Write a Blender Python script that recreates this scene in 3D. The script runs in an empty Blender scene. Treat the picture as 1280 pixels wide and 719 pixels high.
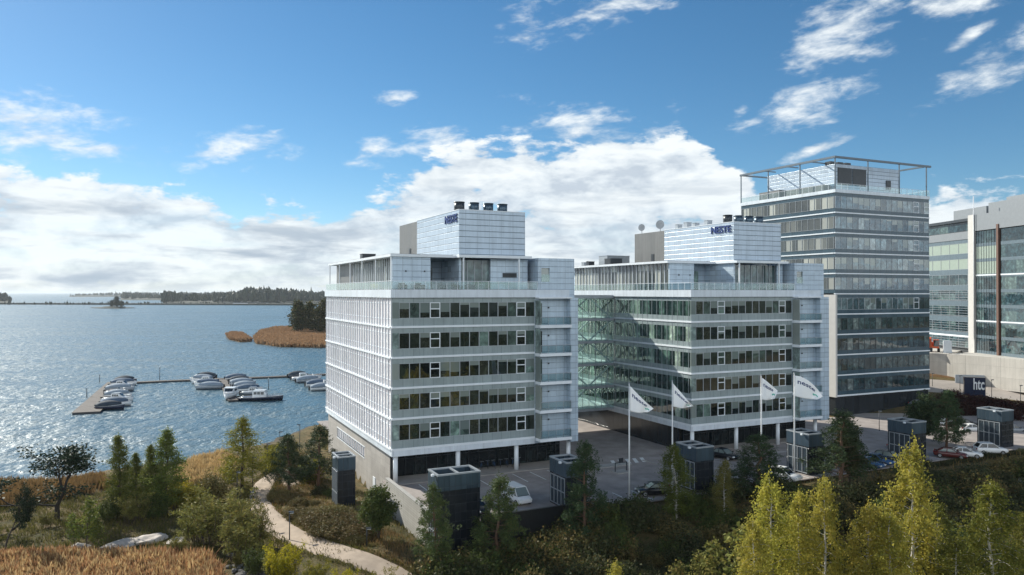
import bpy, bmesh, math, random
import numpy as np
from mathutils import Vector, Matrix
R = math.radians
S = bpy.context.scene
COL = S.collection

# ------------------------------------------------------------------ camera, sky, sun, exposure
CAM_Z = 23.7          # metres above the parking deck datum
FPX = 952.0           # focal length in pixels of a 1280 px wide frame
HOR = 366.0           # row of the horizon
cd = bpy.data.cameras.new('camera'); cam = bpy.data.objects.new('camera', cd); COL.objects.link(cam)
cd.sensor_width = 36.0; cd.lens = FPX/1280*36
cd.clip_start = 0.5; cd.clip_end = 90000
cam.location = (0, 0, CAM_Z)
cam.rotation_euler = (R(90)+math.atan((HOR-359.5)/FPX), 0, 0)
S.camera = cam

SUN_EL, SUN_AZ = 31.0, -50.0      # degrees; azimuth from +Y towards +X
sd = bpy.data.lights.new('sun', 'SUN'); sun = bpy.data.objects.new('sun', sd); COL.objects.link(sun)
sd.energy = 5.0; sd.angle = R(0.5); sd.color = (1.0, 0.90, 0.76)
az, el = R(SUN_AZ), R(SUN_EL)
SUN_DIR = Vector((math.sin(az)*math.cos(el), math.cos(az)*math.cos(el), math.sin(el)))
sun.rotation_euler = SUN_DIR.to_track_quat('Z', 'Y').to_euler()
sun.location = SUN_DIR*400

VS = S.view_settings
VS.view_transform = 'Standard'; VS.look = 'None'; VS.gamma = 1.0; VS.use_curve_mapping = False
VS.exposure = 0.60
VS.use_white_balance = True; VS.white_balance_temperature = 6100; VS.white_balance_tint = 6
S.cycles.use_denoising = True
S.cycles.max_bounces = 8; S.cycles.transparent_max_bounces = 12
S.cycles.sample_clamp_indirect = 6.0
S.cycles.caustics_reflective = False; S.cycles.caustics_refractive = False

class NT:
    """small helper round a node tree"""
    def __init__(s, tree): s.t = tree; s.n = tree.nodes; s.l = tree.links
    def new(s, typ, **kw):
        n = s.n.new(typ)
        for k, v in kw.items(): setattr(n, k, v)
        return n
    def put(s, sock, v):
        if v is None: return
        if isinstance(v, bpy.types.NodeSocket): s.l.new(v, sock)
        else: sock.default_value = v
    def m(s, op, a, b=None, c=None, clamp=False):
        n = s.new('ShaderNodeMath', operation=op, use_clamp=clamp)
        s.put(n.inputs[0], a); s.put(n.inputs[1], b); s.put(n.inputs[2], c)
        return n.outputs[0]
    def noise(s, vec, scale, detail=4, rough=.55, dist=0.0, dim='3D'):
        n = s.new('ShaderNodeTexNoise', noise_dimensions=dim)
        s.put(n.inputs['Vector'], vec); s.put(n.inputs['Scale'], scale); s.put(n.inputs['Detail'], detail)
        s.put(n.inputs['Roughness'], rough); s.put(n.inputs['Distortion'], dist)
        return n.outputs['Fac']
    def ramp(s, fac, stops, interp='LINEAR'):
        n = s.new('ShaderNodeValToRGB'); n.color_ramp.interpolation = interp
        e = n.color_ramp.elements
        while len(e) < len(stops): e.new(0.5)
        for k, (p, c) in enumerate(stops):
            e[k].position = p; e[k].color = (*c, 1) if len(c) == 3 else c
        s.put(n.inputs[0], fac)
        return n.outputs[0]
    def mix(s, fac, a, b, mode='MIX'):
        n = s.new('ShaderNodeMix', data_type='RGBA', blend_type=mode)
        s.put(n.inputs[0], fac)
        for k, v in ((6, a), (7, b)):
            if isinstance(v, tuple) and len(v) == 3: v = (*v, 1)
            s.put(n.inputs[k], v)
        return n.outputs[2]
    def sstep(s, v, lo, hi):
        n = s.new('ShaderNodeMapRange', interpolation_type='SMOOTHSTEP')
        s.put(n.inputs[0], v); s.put(n.inputs[1], lo); s.put(n.inputs[2], hi)
        return n.outputs[0]

W = bpy.data.worlds.new('World'); S.world = W; W.use_nodes = True
w = NT(W.node_tree); w.n.clear()
sky = w.new('ShaderNodeTexSky', sky_type='NISHITA', sun_disc=False, sun_elevation=R(SUN_EL), sun_rotation=R(SUN_AZ))
sky.air_density = 0.85; sky.dust_density = 0.15; sky.ozone_density = 3.0; sky.altitude = 30
hsv = w.new('ShaderNodeHueSaturation'); w.put(hsv.inputs['Color'], sky.outputs[0]); hsv.inputs['Hue'].default_value = .492; hsv.inputs['Saturation'].default_value = 1.16; hsv.inputs['Value'].default_value = .66
tc = w.new('ShaderNodeTexCoord'); D = tc.outputs['Generated']
sp = w.new('ShaderNodeSeparateXYZ'); w.put(sp.inputs[0], D)
dx, dy, dz = sp.outputs
A = w.m('ARCTAN2', dx, dy)                                   # azimuth of the sky direction
E = w.m('ARCSINE', w.m('MINIMUM', w.m('MAXIMUM', dz, -1.0), 1.0))
def az_el(px, py):
    x, z = (px-640)/FPX, (HOR-py)/FPX
    return math.atan(x), math.atan2(z, math.hypot(1, x))
# height of the top of the cloud bank along the horizon
BANK = [(-500, 195), (0, 194), (120, 218), (250, 236), (350, 252), (440, 250), (500, 215), (570, 178), (650, 168), (760, 163), (860, 172), (930, 215), (985, 245), (1090, 245), (1180, 232), (1280, 225), (1900, 215)]
A0, A1, EMAX = R(-180), R(180), R(60)
stops = []
for px, py in BANK:
    a, e = az_el(px, py)
    e += R(.25)
    stops.append(((a-A0)/(A1-A0), (min(1, e/EMAX),)*3))
stops = [(0, (.60,)*3), (.18, (.55,)*3), (.28, (.22,)*3)]+stops+[(.70, (.22,)*3), (.80, (.60,)*3), (1, (.60,)*3)]  # end stops: bank raised behind the viewpoint, unseen, to fill the shaded fronts
etop = w.m('MULTIPLY', w.ramp(w.m('DIVIDE', w.m('SUBTRACT', A, A0), A1-A0, clamp=True), stops), EMAX)
cv = w.new('ShaderNodeCombineXYZ'); w.put(cv.inputs[0], A); w.put(cv.inputs[1], w.m('MULTIPLY', E, 2.3)); cv.inputs[2].default_value = 3.7
CV = cv.outputs[0]
n1 = w.noise(CV, 7.0, 9, .60, .25)
n2 = w.noise(CV, 26.0, 6, .62, .2)
bank = w.m('MULTIPLY', w.m('SUBTRACT', etop, E), 9.0)          # >0 inside the bank
bank = w.m('MINIMUM', bank, .40)
# single clouds above the bank: centre, half axes (pixels), tilt in degrees
BLOBS = [(30, 168, 85, 36, -14), (120, 186, 110, 12, -4), (30, 160, 30, 16, 0), (288, 187, 72, 18, -12), (468, 188, 30, 14, -14), (560, 176, 60, 20, 5),
         (742, 12, 120, 22, -12), (655, 40, 42, 18, -6), (672, 152, 26, 12, -14), (1022, 66, 52, 20, 4), (995, 138, 70, 22, -16), (1015, 188, 36, 7, -18),
         (1080, 24, 52, 30, 20), (1210, 3, 70, 12, 0), (1215, 45, 36, 9, -28), (1250, 74, 78, 26, -22), (740, 160, 110, 28, 4), (490, 122, 26, 9, -8), (925, 140, 14, 8, -18)]
best = None
for px, py, rx, ry, tilt in BLOBS:
    a0, e0 = az_el(px, py)
    c, s_ = math.cos(R(tilt)), math.sin(R(-tilt))
    da, de = w.m('SUBTRACT', A, a0), w.m('SUBTRACT', E, e0)
    p = w.m('DIVIDE', w.m('ADD', w.m('MULTIPLY', da, c), w.m('MULTIPLY', de, s_)), rx*.86/FPX)
    q = w.m('DIVIDE', w.m('SUBTRACT', w.m('MULTIPLY', de, c), w.m('MULTIPLY', da, s_)), ry*.86/FPX)
    v = w.m('SUBTRACT', .41, w.m('MULTIPLY', w.m('SQRT', w.m('ADD', w.m('MULTIPLY', p, p), w.m('MULTIPLY', q, q))), .30))
    best = v if best is None else w.m('MAXIMUM', best, v)
wv_ = w.new('ShaderNodeCombineXYZ'); w.put(wv_.inputs[0], w.m('ADD', A, w.m('MULTIPLY', E, .9))); w.put(wv_.inputs[1], w.m('MULTIPLY', w.m('SUBTRACT', E, w.m('MULTIPLY', A, .28)), 4.2)); wv_.inputs[2].default_value = 1.3
n5 = w.noise(wv_.outputs[0], 13.0, 8, .66, .5)                   # drawn-out wisps
n6 = w.noise(CV, 15.0, 8, .58, .15)
dbank = w.m('ADD', bank, w.m('ADD', w.m('MULTIPLY', w.m('SUBTRACT', n1, .5), .85), w.m('ADD', w.m('MULTIPLY', w.m('SUBTRACT', n6, .5), 1.25), w.m('MULTIPLY', w.m('SUBTRACT', n2, .5), .30))))
dblob = w.m('ADD', w.m('MAXIMUM', best, -.5), w.m('ADD', w.m('MULTIPLY', w.m('SUBTRACT', n5, .5), .75), w.m('MULTIPLY', w.m('SUBTRACT', n6, .5), 1.5)))
dens = w.m('MAXIMUM', w.sstep(dbank, .06, .24), w.sstep(dblob, .05, .62))
# streaky layering low over the horizon and grey undersides
cv2 = w.new('ShaderNodeCombineXYZ'); w.put(cv2.inputs[0], w.m('MULTIPLY', A, 1.0)); w.put(cv2.inputs[1], w.m('MULTIPLY', E, 6.5)); cv2.inputs[2].default_value = 9.1
n3 = w.noise(cv2.outputs[0], 5.5, 7, .6, .2)
n4 = w.noise(CV, 9.0, 6, .55, .3)
low = w.sstep(E, R(9.5), R(2.5))
grey = w.m('MULTIPLY', w.sstep(n3, .48, .70), w.m('ADD', .35, w.m('MULTIPLY', low, .65)))
grey = w.m('MAXIMUM', grey, w.m('MULTIPLY', w.sstep(n4, .56, .74), .35))
lump = w.ramp(n6, [(.36, (.64,.68,.74)), (.47, (.86,.88,.90)), (.58, (1.03,1.02,1.0))])
ccol = w.mix(grey, lump, (.50, .56, .635))
thin = w.m('MULTIPLY', dens, w.m('SUBTRACT', 1.0, w.m('MULTIPLY', w.m('MULTIPLY', low, w.sstep(n3, .62, .36)), .22)))
bg1 = w.new('ShaderNodeBackground'); w.put(bg1.inputs[0], hsv.outputs[0]); bg1.inputs[1].default_value = .105
bg2 = w.new('ShaderNodeBackground'); w.put(bg2.inputs[0], ccol); bs_ = w.sstep(dy, .05, -.55)      # unseen clouds behind the viewpoint, brightened as fill for the shaded fronts
w.put(bg2.inputs[1], w.m('ADD', .655, w.m('MULTIPLY', bs_, .62)))
ms = w.new('ShaderNodeMixShader'); w.put(ms.inputs[0], w.m('MULTIPLY', thin, w.sstep(E, R(-.2), R(.15))))
w.l.new(bg1.outputs[0], ms.inputs[1]); w.l.new(bg2.outputs[0], ms.inputs[2])
wo = w.new('ShaderNodeOutputWorld'); w.l.new(ms.outputs[0], wo.inputs[0])

# ------------------------------------------------------------------ helpers
class MB:
    """collects boxes, bars, tubes and lofts; build() links them as ONE mesh object"""
    def __init__(s): s.v = []; s.f = []; s.mi = []; s.cur = 0; s.sm = []
    def face(s, idx, smooth=False): s.f.append(idx); s.mi.append(s.cur); s.sm.append(smooth)
    def box(s, x0, y0, z0, x1, y1, z1):
        b = len(s.v)
        s.v += [(x0,y0,z0),(x1,y0,z0),(x1,y1,z0),(x0,y1,z0),(x0,y0,z1),(x1,y0,z1),(x1,y1,z1),(x0,y1,z1)]
        for q in ((0,3,2,1),(4,5,6,7),(0,1,5,4),(1,2,6,5),(2,3,7,6),(3,0,4,7)): s.face(tuple(b+i for i in q))
        return s
    def bar(s, p, q, wd, ht=None, up=(0,0,1)):
        ht = wd if ht is None else ht
        p, q = Vector(p), Vector(q); d = (q-p).normalized(); u = Vector(up)
        if abs(d.dot(u)) > .98: u = Vector((1,0,0))
        r = d.cross(u).normalized(); u = r.cross(d)
        b = len(s.v)
        for c in (p, q):
            for i, j in ((-1,-1),(1,-1),(1,1),(-1,1)): s.v.append(tuple(c+r*(i*wd/2)+u*(j*ht/2)))
        for f in ((0,1,2,3),(7,6,5,4),(0,4,5,1),(1,5,6,2),(2,6,7,3),(3,7,4,0)): s.face(tuple(b+i for i in f))
        return s
    def tube(s, pts, rad, n=8, cap=True, smooth=True):
        pts = [Vector(p) for p in pts]
        if not hasattr(rad, '__len__'): rad = [rad]*len(pts)
        b = len(s.v); ref = None
        for i, p in enumerate(pts):
            d = (pts[min(i+1,len(pts)-1)]-pts[max(i-1,0)]).normalized()
            if ref is None:
                ref = Vector((1,0,0)) if abs(d.x) < .9 else Vector((0,1,0))
            r = (ref-d*ref.dot(d)).normalized(); t = d.cross(r); ref = r
            for k in range(n):
                a = 2*math.pi*k/n
                s.v.append(tuple(p+(r*math.cos(a)+t*math.sin(a))*rad[i]))
        for i in range(len(pts)-1):
            for k in range(n):
                s.face((b+i*n+k, b+i*n+(k+1)%n, b+(i+1)*n+(k+1)%n, b+(i+1)*n+k), smooth)
        if cap:
            s.face(tuple(b+k for k in reversed(range(n)))); s.face(tuple(b+(len(pts)-1)*n+k for k in range(n)))
        return s
    def loft(s, rings, closed=True, caps=True, smooth=False):
        b = len(s.v); n = len(rings[0])
        for r in rings: s.v += [tuple(p) for p in r]
        for i in range(len(rings)-1):
            for k in range(n if closed else n-1):
                s.face((b+i*n+k, b+i*n+(k+1)%n, b+(i+1)*n+(k+1)%n, b+(i+1)*n+k), smooth)
        if caps:
            s.face(tuple(b+k for k in reversed(range(n)))); s.face(tuple(b+(len(rings)-1)*n+k for k in range(n)))
        return s
    def prism(s, poly, z0, z1):
        return s.loft([[(x,y,z0) for x,y in poly], [(x,y,z1) for x,y in poly]])
    def quad(s, a, b_, c, d): 
        b = len(s.v); s.v += [tuple(a),tuple(b_),tuple(c),tuple(d)]; s.face((b,b+1,b+2,b+3)); return s
    def mesh(s, name, mats):
        me = bpy.data.meshes.new(name); me.from_pydata(s.v, [], s.f)
        for m_ in (mats if isinstance(mats, (list, tuple)) else [mats]): me.materials.append(m_)
        me.polygons.foreach_set('material_index', s.mi); me.polygons.foreach_set('use_smooth', s.sm)
        me.validate(); me.update()
        bm = bmesh.new(); bm.from_mesh(me); bmesh.ops.recalc_face_normals(bm, faces=bm.faces); bm.to_mesh(me); bm.free()
        return me
    def build(s, name, mats, parent=None, loc=None, rz=0):
        return link(name, s.mesh(name, mats), parent, loc, rz)
def link(name, me, parent=None, loc=None, rz=0):
    o = bpy.data.objects.new(name, me); COL.objects.link(o)
    if parent: o.parent = parent
    if loc is not None: o.location = loc
    if rz: o.rotation_euler = (0, 0, rz)
    return o
def tag(o, label=None, cat=None, group=None, kind=None):
    for k, v in (('label', label), ('category', cat), ('group', group), ('kind', kind)):
        if v: o[k] = v
    return o
def thing(name, label, cat, loc=(0,0,0), rz=0, group=None):
    o = bpy.data.objects.new(name, None); COL.objects.link(o); o.location = loc; o.rotation_euler = (0, 0, rz)
    o.empty_display_size = .5
    return tag(o, label, cat, group)
def struct(o): o['kind'] = 'structure'; return o
KIDS = {}
def dup(o, loc=None, rz=None, label=None, group=None, scale=None, parent=None):
    c = o.copy(); COL.objects.link(c)
    if parent is not None: c.parent = parent
    if loc is not None: c.location = loc
    if rz is not None: c.rotation_euler = (0, 0, rz)
    if scale is not None: c.scale = scale if hasattr(scale, '__len__') else (scale,)*3
    if label: c['label'] = label
    if group: c['group'] = group
    for ch in KIDS.setdefault(o.name, [x for x in list(o.children)]): dup(ch, parent=c)
    return c
def text_mesh(txt, size, extrude=0.0, bold=0.0):
    cu = bpy.data.curves.new('t', 'FONT'); cu.body = txt; cu.size = size; cu.extrude = extrude; cu.offset = bold
    cu.align_x = 'CENTER'; cu.align_y = 'CENTER'; cu.resolution_u = 3
    o = bpy.data.objects.new('t', cu); COL.objects.link(o)
    bpy.context.view_layer.update()
    me = bpy.data.meshes.new_from_object(o.evaluated_get(bpy.context.evaluated_depsgraph_get()))
    bpy.data.objects.remove(o); bpy.data.curves.remove(cu)
    return me

# ------------------------------------------------------------------ site geometry
PHI = R(25.3)
U = Vector((math.cos(PHI), math.sin(PHI))); V = Vector((-math.sin(PHI), math.cos(PHI)))
C1 = Vector((-15.0, 95.7)); C2 = C1+U*45.2-V*1.9; C3 = Vector((63.7, 150.0))
DECK, WATER = -0.4, -5.0
def L(u, v, z=None):
    p = C1+U*u+V*v
    return (p.x, p.y) if z is None else (p.x, p.y, z)
def uv_of(x, y):
    dx_, dy_ = x-C1.x, y-C1.y
    return dx_*U.x+dy_*U.y, dx_*V.x+dy_*V.y
def sm(t): t = np.clip(t, 0, 1); return t*t*(3-2*t)
SHORE = np.array([(-900,-700),(-420,-300),(-250,-60),(-170,60),(-130,96),(-100,111),(-82,114.5),(-71,119),(-62,125),(-55,128.5),(-51,137),(-47,150),(-43,164),(-41,182),(-36,200),(-10,232),(60,300),(180,420),(400,640),(1500,1500),(4000,3000)], float)
def shore_dist(x, y):
    """signed distance to the shore, positive on land"""
    x = np.asarray(x, float); y = np.asarray(y, float)
    best = np.full(x.shape, 1e12); land = np.zeros(x.shape, bool)
    for (ax, ay), (bx, by) in zip(SHORE[:-1], SHORE[1:]):
        ex, ey = bx-ax, by-ay; l2 = ex*ex+ey*ey
        t = np.clip(((x-ax)*ex+(y-ay)*ey)/l2, 0, 1)
        best = np.minimum(best, (x-ax-t*ex)**2+(y-ay-t*ey)**2)
    ring = np.vstack([SHORE, [(9000, 3000), (9000, -9000), (-900, -9000)]])
    for (x0, y0), (x1, y1) in zip(ring, np.roll(ring, -1, 0)):
        land ^= ((y0 > y) != (y1 > y)) & (x < (x1-x0)*(y-y0)/(y1-y0+1e-12)+x0)
    return np.sqrt(best)*np.where(land, 1, -1)
def gz(x, y):
    """height of the ground"""
    x = np.asarray(x, float); y = np.asarray(y, float)
    d = shore_dist(x, y)
    d = d+1.3*np.sin(x*.31+1.2*np.sin(y*.17))+.8*np.sin(y*.53+x*.2)
    z = -6.0+1.0*sm((d+6)/6)+1.05*sm((d-.2)/6)+.12*np.sin(x*.21)*np.sin(y*.17)*(d > 4)
    u, v = (x-C1.x)*U.x+(y-C1.y)*U.y, (x-C1.x)*V.x+(y-C1.y)*V.y
    top = -.75+0*x
    # bank that falls from the parking deck edge to the woodland below
    bank_t = sm((v+36)/15.2)*sm((u-9)/8)
    z = np.where((v < -19.2) & (d > 0), z+(top-z)*bank_t, z)
    z = np.where((v >= -19.2) & (u > 1.2) & (v < 54) & (d > 2), top, z)
    # planted bed that rises from the path to the left wall
    bed = sm((u+17)/9)*sm((-.2-u)/1.5)*sm((v+24)/8)*sm((14-v)/8)
    z = z+1.15*bed*(u < 1)
    # ground rising behind the tall tower towards the far offices
    rise = sm((y-148)/42)*np.clip((x-60)/20, 0, 1)
    z = z+rise*5.3
    return z
def gz1(x, y): return float(gz(np.array([x]), np.array([y]))[0])
def px_at(px, dist, z=None):
    """world point seen in column px at that distance"""
    x = (px-640)/FPX*dist
    return (x, dist, gz1(x, dist) if z is None else z)
def on_plane(px, py, z):
    d = (CAM_Z-z)*FPX/(py-HOR)
    return ((px-640)/FPX*d, d, z)
def on_ground(px, py):
    lo = None
    for d in np.arange(40, 320, .5):
        x = (px-640)/FPX*d; zr = CAM_Z-(py-HOR)/FPX*d
        if zr <= gz1(x, d): return (x, float(d), gz1(x, d))
    return on_plane(px, py, -4)
# ------------------------------------------------------------------ materials
def new_mat(name):
    m_ = bpy.data.materials.new(name); m_.use_nodes = True
    t = NT(m_.node_tree); bs = m_.node_tree.nodes['Principled BSDF']
    return m_, t, bs
def obj_coord(t): return t.new('ShaderNodeTexCoord').outputs['Object']
def world_pos(t): return t.new('ShaderNodeNewGeometry').outputs['Position']
def mat(name, col, rough=.5, metal=0.0, var=.12, scale=1.5, bump=0.0, bscale=20, spec=.5, dirt=0.0):
    m_, t, bs = new_mat(name)
    P = world_pos(t)
    n = t.noise(P, scale, 5, .6)
    lo = tuple(c*(1-var) for c in col); hi = tuple(min(1, c*(1+var)) for c in col)
    c = t.ramp(n, [(.3, lo), (.7, hi)])
    if dirt:
        c = t.mix(t.m('MULTIPLY', t.sstep(t.noise(P, scale*.35, 6, .65), .5, .72), dirt), c, tuple(k*.45 for k in col))
    t.put(bs.inputs['Base Color'], c)
    bs.inputs['Roughness'].default_value = rough; bs.inputs['Metallic'].default_value = metal
    bs.inputs['Specular IOR Level'].default_value = spec
    if bump:
        b = t.new('ShaderNodeBump'); b.inputs['Strength'].default_value = bump; b.inputs['Distance'].default_value = .02
        t.put(b.inputs['Height'], t.noise(P, bscale, 4, .6)); t.put(bs.inputs['Normal'], b.outputs[0])
    return m_
def panel(name, col, pw, ph, mortar=.02, groove=None, rough=.35, metal=0.0, var=.06, vw=1.0, streak=.88):
    """cladding in rectangular panels: joints follow the walls of an axis-aligned thing; vw fades the upright joints"""
    m_, t, bs = new_mat(name)
    sp_ = t.new('ShaderNodeSeparateXYZ'); t.put(sp_.inputs[0], obj_coord(t))
    a_ = t.m('DIVIDE', t.m('ADD', t.m('ADD', sp_.outputs[0], sp_.outputs[1]), .013), pw); z_ = t.m('DIVIDE', t.m('ADD', sp_.outputs[2], .013), ph)
    def joint(v, size):
        f = t.m('FRACT', v); return t.sstep(t.m('MULTIPLY', t.m('MINIMUM', f, t.m('SUBTRACT', 1.0, f)), size), mortar*1.25, mortar*.5)
    jz, ja = joint(z_, ph), t.m('MULTIPLY', joint(a_, pw), vw)
    j = t.m('MAXIMUM', jz, ja)
    cb = t.new('ShaderNodeCombineXYZ'); t.put(cb.inputs[0], t.m('FLOOR', a_)); t.put(cb.inputs[1], t.m('FLOOR', z_))
    wn = t.new('ShaderNodeTexWhiteNoise', noise_dimensions='3D'); t.put(wn.inputs['Vector'], cb.outputs[0])
    g = groove or tuple(c*.35 for c in col)
    base = t.ramp(wn.outputs['Value'], [(0, tuple(c*(1-var) for c in col)), (1, tuple(min(1, c*(1+var)) for c in col))])
    n = t.noise(world_pos(t), .6, 5, .6)
    mp = t.new('ShaderNodeMapping'); t.put(mp.inputs[0], obj_coord(t)); mp.inputs['Scale'].default_value = (2.2, 2.2, .12)
    run = t.noise(mp.outputs[0], 1.0, 5, .65)                       # rain streaks
    c_ = t.mix(1.0, t.mix(j, base, g), t.ramp(n, [(.3, (.88,)*3), (.7, (1.0,)*3)]), 'MULTIPLY')
    c_ = t.mix(1.0, c_, t.ramp(run, [(.36, (streak,)*3), (.58, (1.0,)*3)]), 'MULTIPLY')
    t.put(bs.inputs['Base Color'], c_)
    t.put(bs.inputs['Roughness'], t.m('ADD', rough, t.m('MULTIPLY', t.m('SUBTRACT', wn.outputs['Value'], .5), .10))); bs.inputs['Metallic'].default_value = metal
    bp = t.new('ShaderNodeBump', invert=True); bp.inputs['Strength'].default_value = .6; bp.inputs['Distance'].default_value = .03
    t.put(bp.inputs['Height'], j); t.put(bs.inputs['Normal'], bp.outputs[0])
    return m_
def glass(name, stops, ior=1.9, rough=.015, wob=.02, wscale=.35, per_x=None, inside=True):
    """opaque-looking window glass: a room tone that differs from pane to pane under a mirror coat"""
    m_, t, bs = new_mat(name)
    if per_x:      # one mesh of many panes: tone by bay along the wall and by height
        sp_ = t.new('ShaderNodeSeparateXYZ'); t.put(sp_.inputs[0], obj_coord(t))
        cb = t.new('ShaderNodeCombineXYZ')
        t.put(cb.inputs[0], t.m('FLOOR', t.m('DIVIDE', t.m('ADD', sp_.outputs[0], sp_.outputs[1]), per_x[0])))
        t.put(cb.inputs[1], t.m('FLOOR', t.m('DIVIDE', sp_.outputs[2], per_x[1])))
        wn = t.new('ShaderNodeTexWhiteNoise', noise_dimensions='3D'); t.put(wn.inputs['Vector'], cb.outputs[0]); rnd = wn.outputs['Value']
    else:
        rnd = t.new('ShaderNodeObjectInfo').outputs['Random']
    col = t.ramp(rnd, stops, 'CONSTANT')
    room = t.noise(world_pos(t), 1.1, 4, .6, .4)               # furniture and depth behind the pane
    if inside: col = t.mix(1.0, col, t.ramp(room, [(.35, (.45,.45,.45)), (.55, (1.0,1.0,1.0)), (.70, (1.9,1.9,1.8))]), 'MULTIPLY')
    if not per_x:
        so_ = t.new('ShaderNodeSeparateXYZ'); t.put(so_.inputs[0], obj_coord(t))
        r2 = t.m('FRACT', t.m('MULTIPLY', rnd, 37.7)); r3 = t.m('FRACT', t.m('MULTIPLY', rnd, 91.3))
        drawn = t.m('MULTIPLY', t.m('GREATER_THAN', so_.outputs[2], t.m('ADD', .55, t.m('MULTIPLY', r3, 1.6))), t.m('GREATER_THAN', r2, .52))
        col = t.mix(drawn, col, t.mix(r3, (.13,.165,.16), (.26,.29,.27)))
    t.put(bs.inputs['Base Color'], col)
    bs.inputs['Roughness'].default_value = rough; bs.inputs['IOR'].default_value = ior
    if wob:
        b = t.new('ShaderNodeBump'); b.inputs['Strength'].default_value = wob; b.inputs['Distance'].default_value = 1.0
        t.put(b.inputs['Height'], t.noise(world_pos(t), wscale, 2, .5)); t.put(bs.inputs['Normal'], b.outputs[0])
    return m_
def thin_glass(name, tint, ior=1.45, refl=.12):
    m_, t, bs = new_mat(name)
    t.n.remove(bs)
    tr = t.new('ShaderNodeBsdfTransparent'); tr.inputs[0].default_value = (*tint, 1)
    gl = t.new('ShaderNodeBsdfGlossy'); gl.inputs['Roughness'].default_value = .02; gl.inputs[0].default_value = (.9,.97,.95,1)
    lw = t.new('ShaderNodeLayerWeight'); fr = t.m('ADD', .05, t.m('MULTIPLY', t.m('POWER', lw.outputs['Facing'], 4.0), .85))
    mx = t.new('ShaderNodeMixShader'); t.put(mx.inputs[0], t.m('ADD', fr, refl*.3)); t.l.new(tr.outputs[0], mx.inputs[1]); t.l.new(gl.outputs[0], mx.inputs[2])
    t.l.new(mx.outputs[0], t.n['Material Output'].inputs[0])
    return m_
def leaf(name, cols, transl=.35, rough=.55):
    m_, t, bs = new_mat(name)
    rnd = t.new('ShaderNodeNewGeometry').outputs['Random Per Island']
    oi = t.new('ShaderNodeObjectInfo').outputs['Random']
    k = len(cols)
    c = t.ramp(rnd, [(i/max(1, k-1), c_) for i, c_ in enumerate(cols)])
    n = t.noise(world_pos(t), .9, 3, .6)
    c = t.mix(1.0, c, t.ramp(n, [(.3, (.62,.66,.7)), (.72, (1.25,1.2,1.1))]), 'MULTIPLY')
    hs = t.new('ShaderNodeHueSaturation'); t.put(hs.inputs['Color'], c)
    t.put(hs.inputs['Hue'], t.m('ADD', .487, t.m('MULTIPLY', oi, .026))); t.put(hs.inputs['Value'], t.m('ADD', .85, t.m('MULTIPLY', oi, .3)))
    t.put(bs.inputs['Base Color'], hs.outputs[0]); bs.inputs['Roughness'].default_value = rough; bs.inputs['Specular IOR Level'].default_value = .08
    tl = t.new('ShaderNodeBsdfTranslucent'); t.put(tl.inputs[0], hs.outputs[0])
    mx = t.new('ShaderNodeMixShader'); mx.inputs[0].default_value = transl
    t.l.new(bs.outputs[0], mx.inputs[1]); t.l.new(tl.outputs[0], mx.inputs[2]); t.l.new(mx.outputs[0], t.n['Material Output'].inputs[0])
    return m_

M = {}
M['white_metal'] = mat('white_metal', (.72,.76,.80), .4, 0, .06, .8, dirt=.12)
M['white_band'] = panel('white_band', (.68,.74,.80), 4.1, 9.0, .012, rough=.4)  # white bands, with a skylight blue put into the colour
M['grey_metal'] = mat('grey_metal', (.34,.37,.40), .4, .3, .1)
M['dark_metal'] = mat('dark_metal', (.035,.042,.05), .4, .2, .15)
M['black'] = mat('black', (.012,.014,.017), .45, 0, .2)
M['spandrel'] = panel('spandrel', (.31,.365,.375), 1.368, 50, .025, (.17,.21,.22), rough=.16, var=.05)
M['spandrel_dark'] = panel('spandrel_dark', (.055,.095,.125), 1.6, 50, .02, (.03,.04,.05), rough=.12, var=.08)
M['cladding'] = panel('cladding', (.50,.59,.69), 1.75, .78, .045, (.15,.19,.23), rough=.32, metal=.15, var=.05, vw=.3)  # blue skylight of the shaded faces put into the base colour
M['cladding_small'] = panel('cladding_small', (.50,.60,.70), 1.3, .78, .03, (.24,.29,.35), rough=.3, metal=.15, var=.05, vw=.6)  # same skylight blue painted into the smaller panels
M['plant_grey'] = panel('plant_grey', (.16,.165,.165), .35, 20, .01, rough=.5)
M['stone'] = panel('stone', (.40,.375,.345), 2.4, .8, .012, (.24,.22,.20), rough=.7, var=.1)
M['slate'] = panel('slate', (.022,.027,.033), 1.4, 3.0, .02, (.01,.012,.015), rough=.22, var=.25)
M['core'] = mat('core', (.05,.055,.06), .8)
M['roofing'] = mat('roofing', (.16,.165,.17), .85, var=.2, scale=.5)
M['terrace'] = mat('terrace', (.36,.37,.37), .7)
DARK = (.010,.014,.014)
M['window_glass'] = glass('window_glass', [(0, DARK), (.30, (.018,.026,.022)), (.52, (.032,.036,.028)), (.68, (.014,.022,.026)), (.82, (.06,.09,.082)), (.93, (.17,.25,.22))], ior=2.0)
M['teal_glass'] = glass('teal_glass', [(0, (.012,.024,.022)), (.4, (.02,.04,.036)), (.62, (.07,.12,.10)), (.8, (.24,.34,.28)), (.93, (.40,.5,.42))], ior=1.9, per_x=(1.32, 3.85))
M['tower_glass'] = glass('tower_glass', [(0, (.025,.055,.075)), (.2, (.06,.105,.135)), (.45, (.10,.16,.19)), (.72, (.16,.225,.255)), (.9, (.27,.335,.35))], ior=2.3)
M['tower_glass'].node_tree.nodes['Principled BSDF'].inputs['Metallic'].default_value = .2
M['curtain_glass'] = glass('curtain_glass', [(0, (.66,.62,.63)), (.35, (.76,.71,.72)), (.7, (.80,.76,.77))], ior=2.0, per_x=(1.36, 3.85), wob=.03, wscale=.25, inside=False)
M['curtain_glass'].node_tree.nodes['Principled BSDF'].inputs['Metallic'].default_value = .12
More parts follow.
